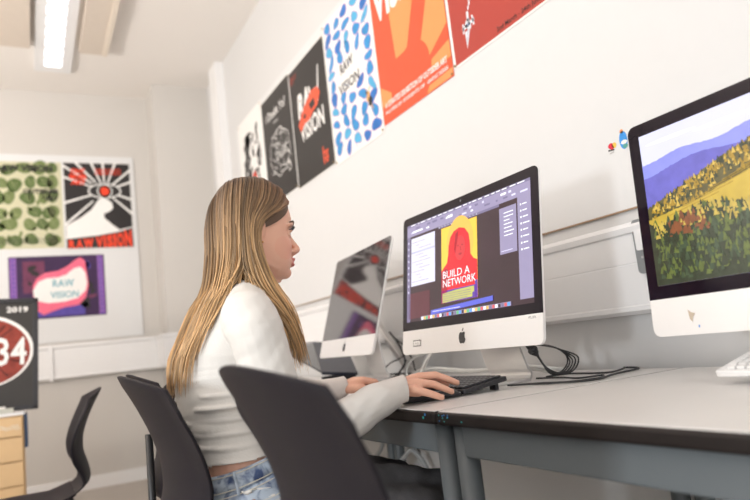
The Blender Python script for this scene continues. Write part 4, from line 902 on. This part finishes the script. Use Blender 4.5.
for s, P in zip((-1, 1), legs_pts()):
    ax, ay = P[2][0], P[2][1]; bm = bmesh.new(); rings = []
    for i in range(12):
        t = i / 11; x = ax - .055 + .245 * t; hh = .085 * (1 - t) ** .7 + .035 * (1 - (2 * t - 1) ** 6) + .008; ww = .034 + .012 * math.sin(PI * min(1, t * 1.1)); sc = .55 if i in (0, 11) else 1
        rings.append([V(x, ay + ww * sc * math.cos(a_), .003 + hh * sc * .5 + hh * sc * .5 * math.sin(a_)) for a_ in [2 * PI * k / 18 for k in range(18)]])
    loft(bm, rings); link('shoe', bm, M_shoe, body, smooth=True)
# --- hair
def hair_mat():
    m = bpy.data.materials.new('fair_hair'); m.use_nodes = True; nt = m.node_tree; b = nt.nodes['Principled BSDF']
    at = nt.nodes.new('ShaderNodeAttribute'); at.attribute_name = 'strand'; nt.links.new(at.outputs['Color'], b.inputs['Base Color'])
    b.inputs['Roughness'].default_value = .42; b.inputs['Specular IOR Level'].default_value = .45; return m
GR = [  # guide paths for the near side (y negative), local to HC, root to tip
    [(.070, -.010, .098), (.088, -.030, .066), (.056, -.066, .040), (.008, -.081, .012), (-.010, -.087, -.030), (-.004, -.084, -.080), (.026, -.086, -.130), (.050, -.104, -.185), (.060, -.110, -.240), (.068, -.105, -.300)],
    [(.050, -.006, .117), (.066, -.045, .092), (.038, -.076, .048), (-.004, -.089, .012), (-.018, -.092, -.035), (-.008, -.088, -.085), (.016, -.096, -.140), (.040, -.112, -.195), (.054, -.116, -.250), (.066, -.108, -.315)],
    [(.028, -.004, .127), (.030, -.050, .110), (.012, -.084, .060), (-.020, -.094, .010), (-.030, -.097, -.040), (-.022, -.096, -.090), (.006, -.106, -.145), (.030, -.120, -.200), (.046, -.122, -.250), (.058, -.112, -.300)],
    [(.006, -.002, .131), (.000, -.050, .115), (-.020, -.084, .065), (-.036, -.092, .010), (-.042, -.095, -.045), (-.038, -.096, -.095), (-.020, -.108, -.145), (.006, -.126, -.190), (.028, -.130, -.230), (.044, -.120, -.280)],
    [(-.020, -.002, .130), (-.034, -.046, .112), (-.052, -.076, .065), (-.062, -.084, .010), (-.068, -.084, -.045), (-.078, -.078, -.095), (-.098, -.080, -.150), (-.126, -.084, -.205), (-.152, -.078, -.265), (-.176, -.070, -.320)],
    [(-.050, -.002, .120), (-.068, -.036, .102), (-.086, -.060, .055), (-.092, -.066, .000), (-.096, -.064, -.050), (-.106, -.058, -.100), (-.124, -.060, -.155), (-.148, -.062, -.210), (-.170, -.058, -.270), (-.190, -.050, -.335)],
    [(-.080, -.001, .092), (-.098, -.020, .065), (-.108, -.034, .020), (-.110, -.038, -.030), (-.116, -.036, -.075), (-.126, -.034, -.120), (-.142, -.034, -.170), (-.162, -.034, -.225), (-.182, -.030, -.280), (-.198, -.024, -.335)],
  [(-.090, 0, .078), (-.104, -.002, .050), (-.110, -.004, .012), (-.113, -.004, -.035), (-.120, -.004, -.080), (-.131, -.004, -.125), (-.148, -.006, -.175), (-.167, -.008, -.228), (-.186, -.008, -.282), (-.200, -.006, -.335)]]
def build_hair():
    rnd = random.Random(14); bm = bmesh.new(); lay = bm.loops.layers.color.new('strand')
    def strand(P, w_, base, side):
        n0 = len(P); rs = [w_ * (.55 + .45 * math.sin(PI * min(1, .15 + .85 * (k / (n0 - 1))))) * (1 if k < n0 - 4 else (n0 - k) / 4.5) for k in range(n0)]
        fs = tube(bm, P, rs, 4, flat=.55, cap=False)
        for q, f in enumerate(fs):
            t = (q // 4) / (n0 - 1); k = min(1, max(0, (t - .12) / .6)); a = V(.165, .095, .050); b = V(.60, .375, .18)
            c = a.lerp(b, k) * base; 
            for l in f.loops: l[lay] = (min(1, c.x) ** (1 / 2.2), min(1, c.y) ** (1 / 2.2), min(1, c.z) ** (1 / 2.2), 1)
            f.smooth = True
    N = 780
    for s in (1, -1):
        for i in range(N):
            u = (i + rnd.random()) / N * (len(GR) - 1); k = min(int(u), len(GR) - 2); f = u - k
            if k == 3: f = round(f) if rnd.random() < .9 else f              # the fall parts over the shoulder
            depth = rnd.random(); jit = V(rnd.gauss(0, 1), rnd.gauss(0, 1), rnd.gauss(0, 1))
            ln = rnd.uniform(.84, 1.0) if rnd.random() < .8 else rnd.uniform(.65, .9); P = []
            for j, (a, b) in enumerate(zip(GR[k], GR[k + 1])):
                ff = f if j > 5 else (u - k)
                p = V(*a).lerp(V(*b), ff); t = j / 9
                inn = 1 - .055 * depth * (1 if j < 5 else .6)
                if k >= 4 and j > 5: p = p + V(-.004 - .004 * (j - 6), -.012 if k < 6 else 0, 0)
                p = V(p.x * inn, p.y * inn, p.z if j > 3 else p.z * inn) + jit * (.0010 + .0075 * t * t) + V(0, 0, 0)
                if p.x < -.03: p.x = -.03 + (p.x + .03) * (.83 if j < 6 else .86)
                if j >= 4: p += V(0, .020 * (depth - .5) * t * 1.5, 0)
                p.y *= s if True else 1
                if s == 1 and j > 5 and k < 4: p = p + V(-.012, 0, .0)
                pw = HC + p
                if k >= 4 and j > 5 and pw.z < 1.04:
                    cx_, a_, b_ = interp([(q_[0], q_[1], q_[2], q_[3]) for q_ in TR], pw.z); mg = .015 + .010 * depth
                    yy = max(-.98, min(.98, (pw.y - 1.45) / (b_ + mg))); lim = cx_ - (a_ + mg) * (1 - abs(yy) ** 2.2) ** .45
                    if pw.x > lim: pw.x = lim
                P.append(pw)
            P = P[:max(6, int(round(len(P) * ln)) )]
            tone = rnd.choice([.5, .65, .85, 1.0, 1.15, 1.4]) * rnd.uniform(.9, 1.1)
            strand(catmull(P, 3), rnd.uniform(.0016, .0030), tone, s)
    # under layer close to the scalp
    before = len(bm.faces); zs = [-.095 + .008 * k for k in range(27)]; rings = []
    for z in zs:
        row = []
        for k in range(36):
            st = interp([(-.1, 1.95), (-.012, 1.75), (.004, 1.30), (.022, .98), (.04, .72), (.06, .55), (.085, .35), (.10, .15), (.13, .0)], z)[0]; th = st + (2 * PI - 2 * st) * k / 35
            zz = min(z, .1165); h = head_pt(zz, th); o_ = h.normalized() * (.0045 if z < .05 else .001); row.append(bm.verts.new(HC + h + o_ + V(0, 0, z - zz if z > .1165 else 0) * .0))
        rings.append(row)
    for a, b in zip(rings, rings[1:]):
        for k in range(35):
            fc = bm.faces.new((a[k], a[k + 1], b[k + 1], b[k])); fc.smooth = True
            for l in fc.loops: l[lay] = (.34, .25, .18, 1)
    me = bpy.data.meshes.new('hair'); bm.to_mesh(me); bm.free(); me.materials.append(hair_mat()); o = bpy.data.objects.new('hair', me); C.objects.link(o); o.parent = body
    o['label'] = 'long straight fair hair, darker at the roots'; return o
build_hair()
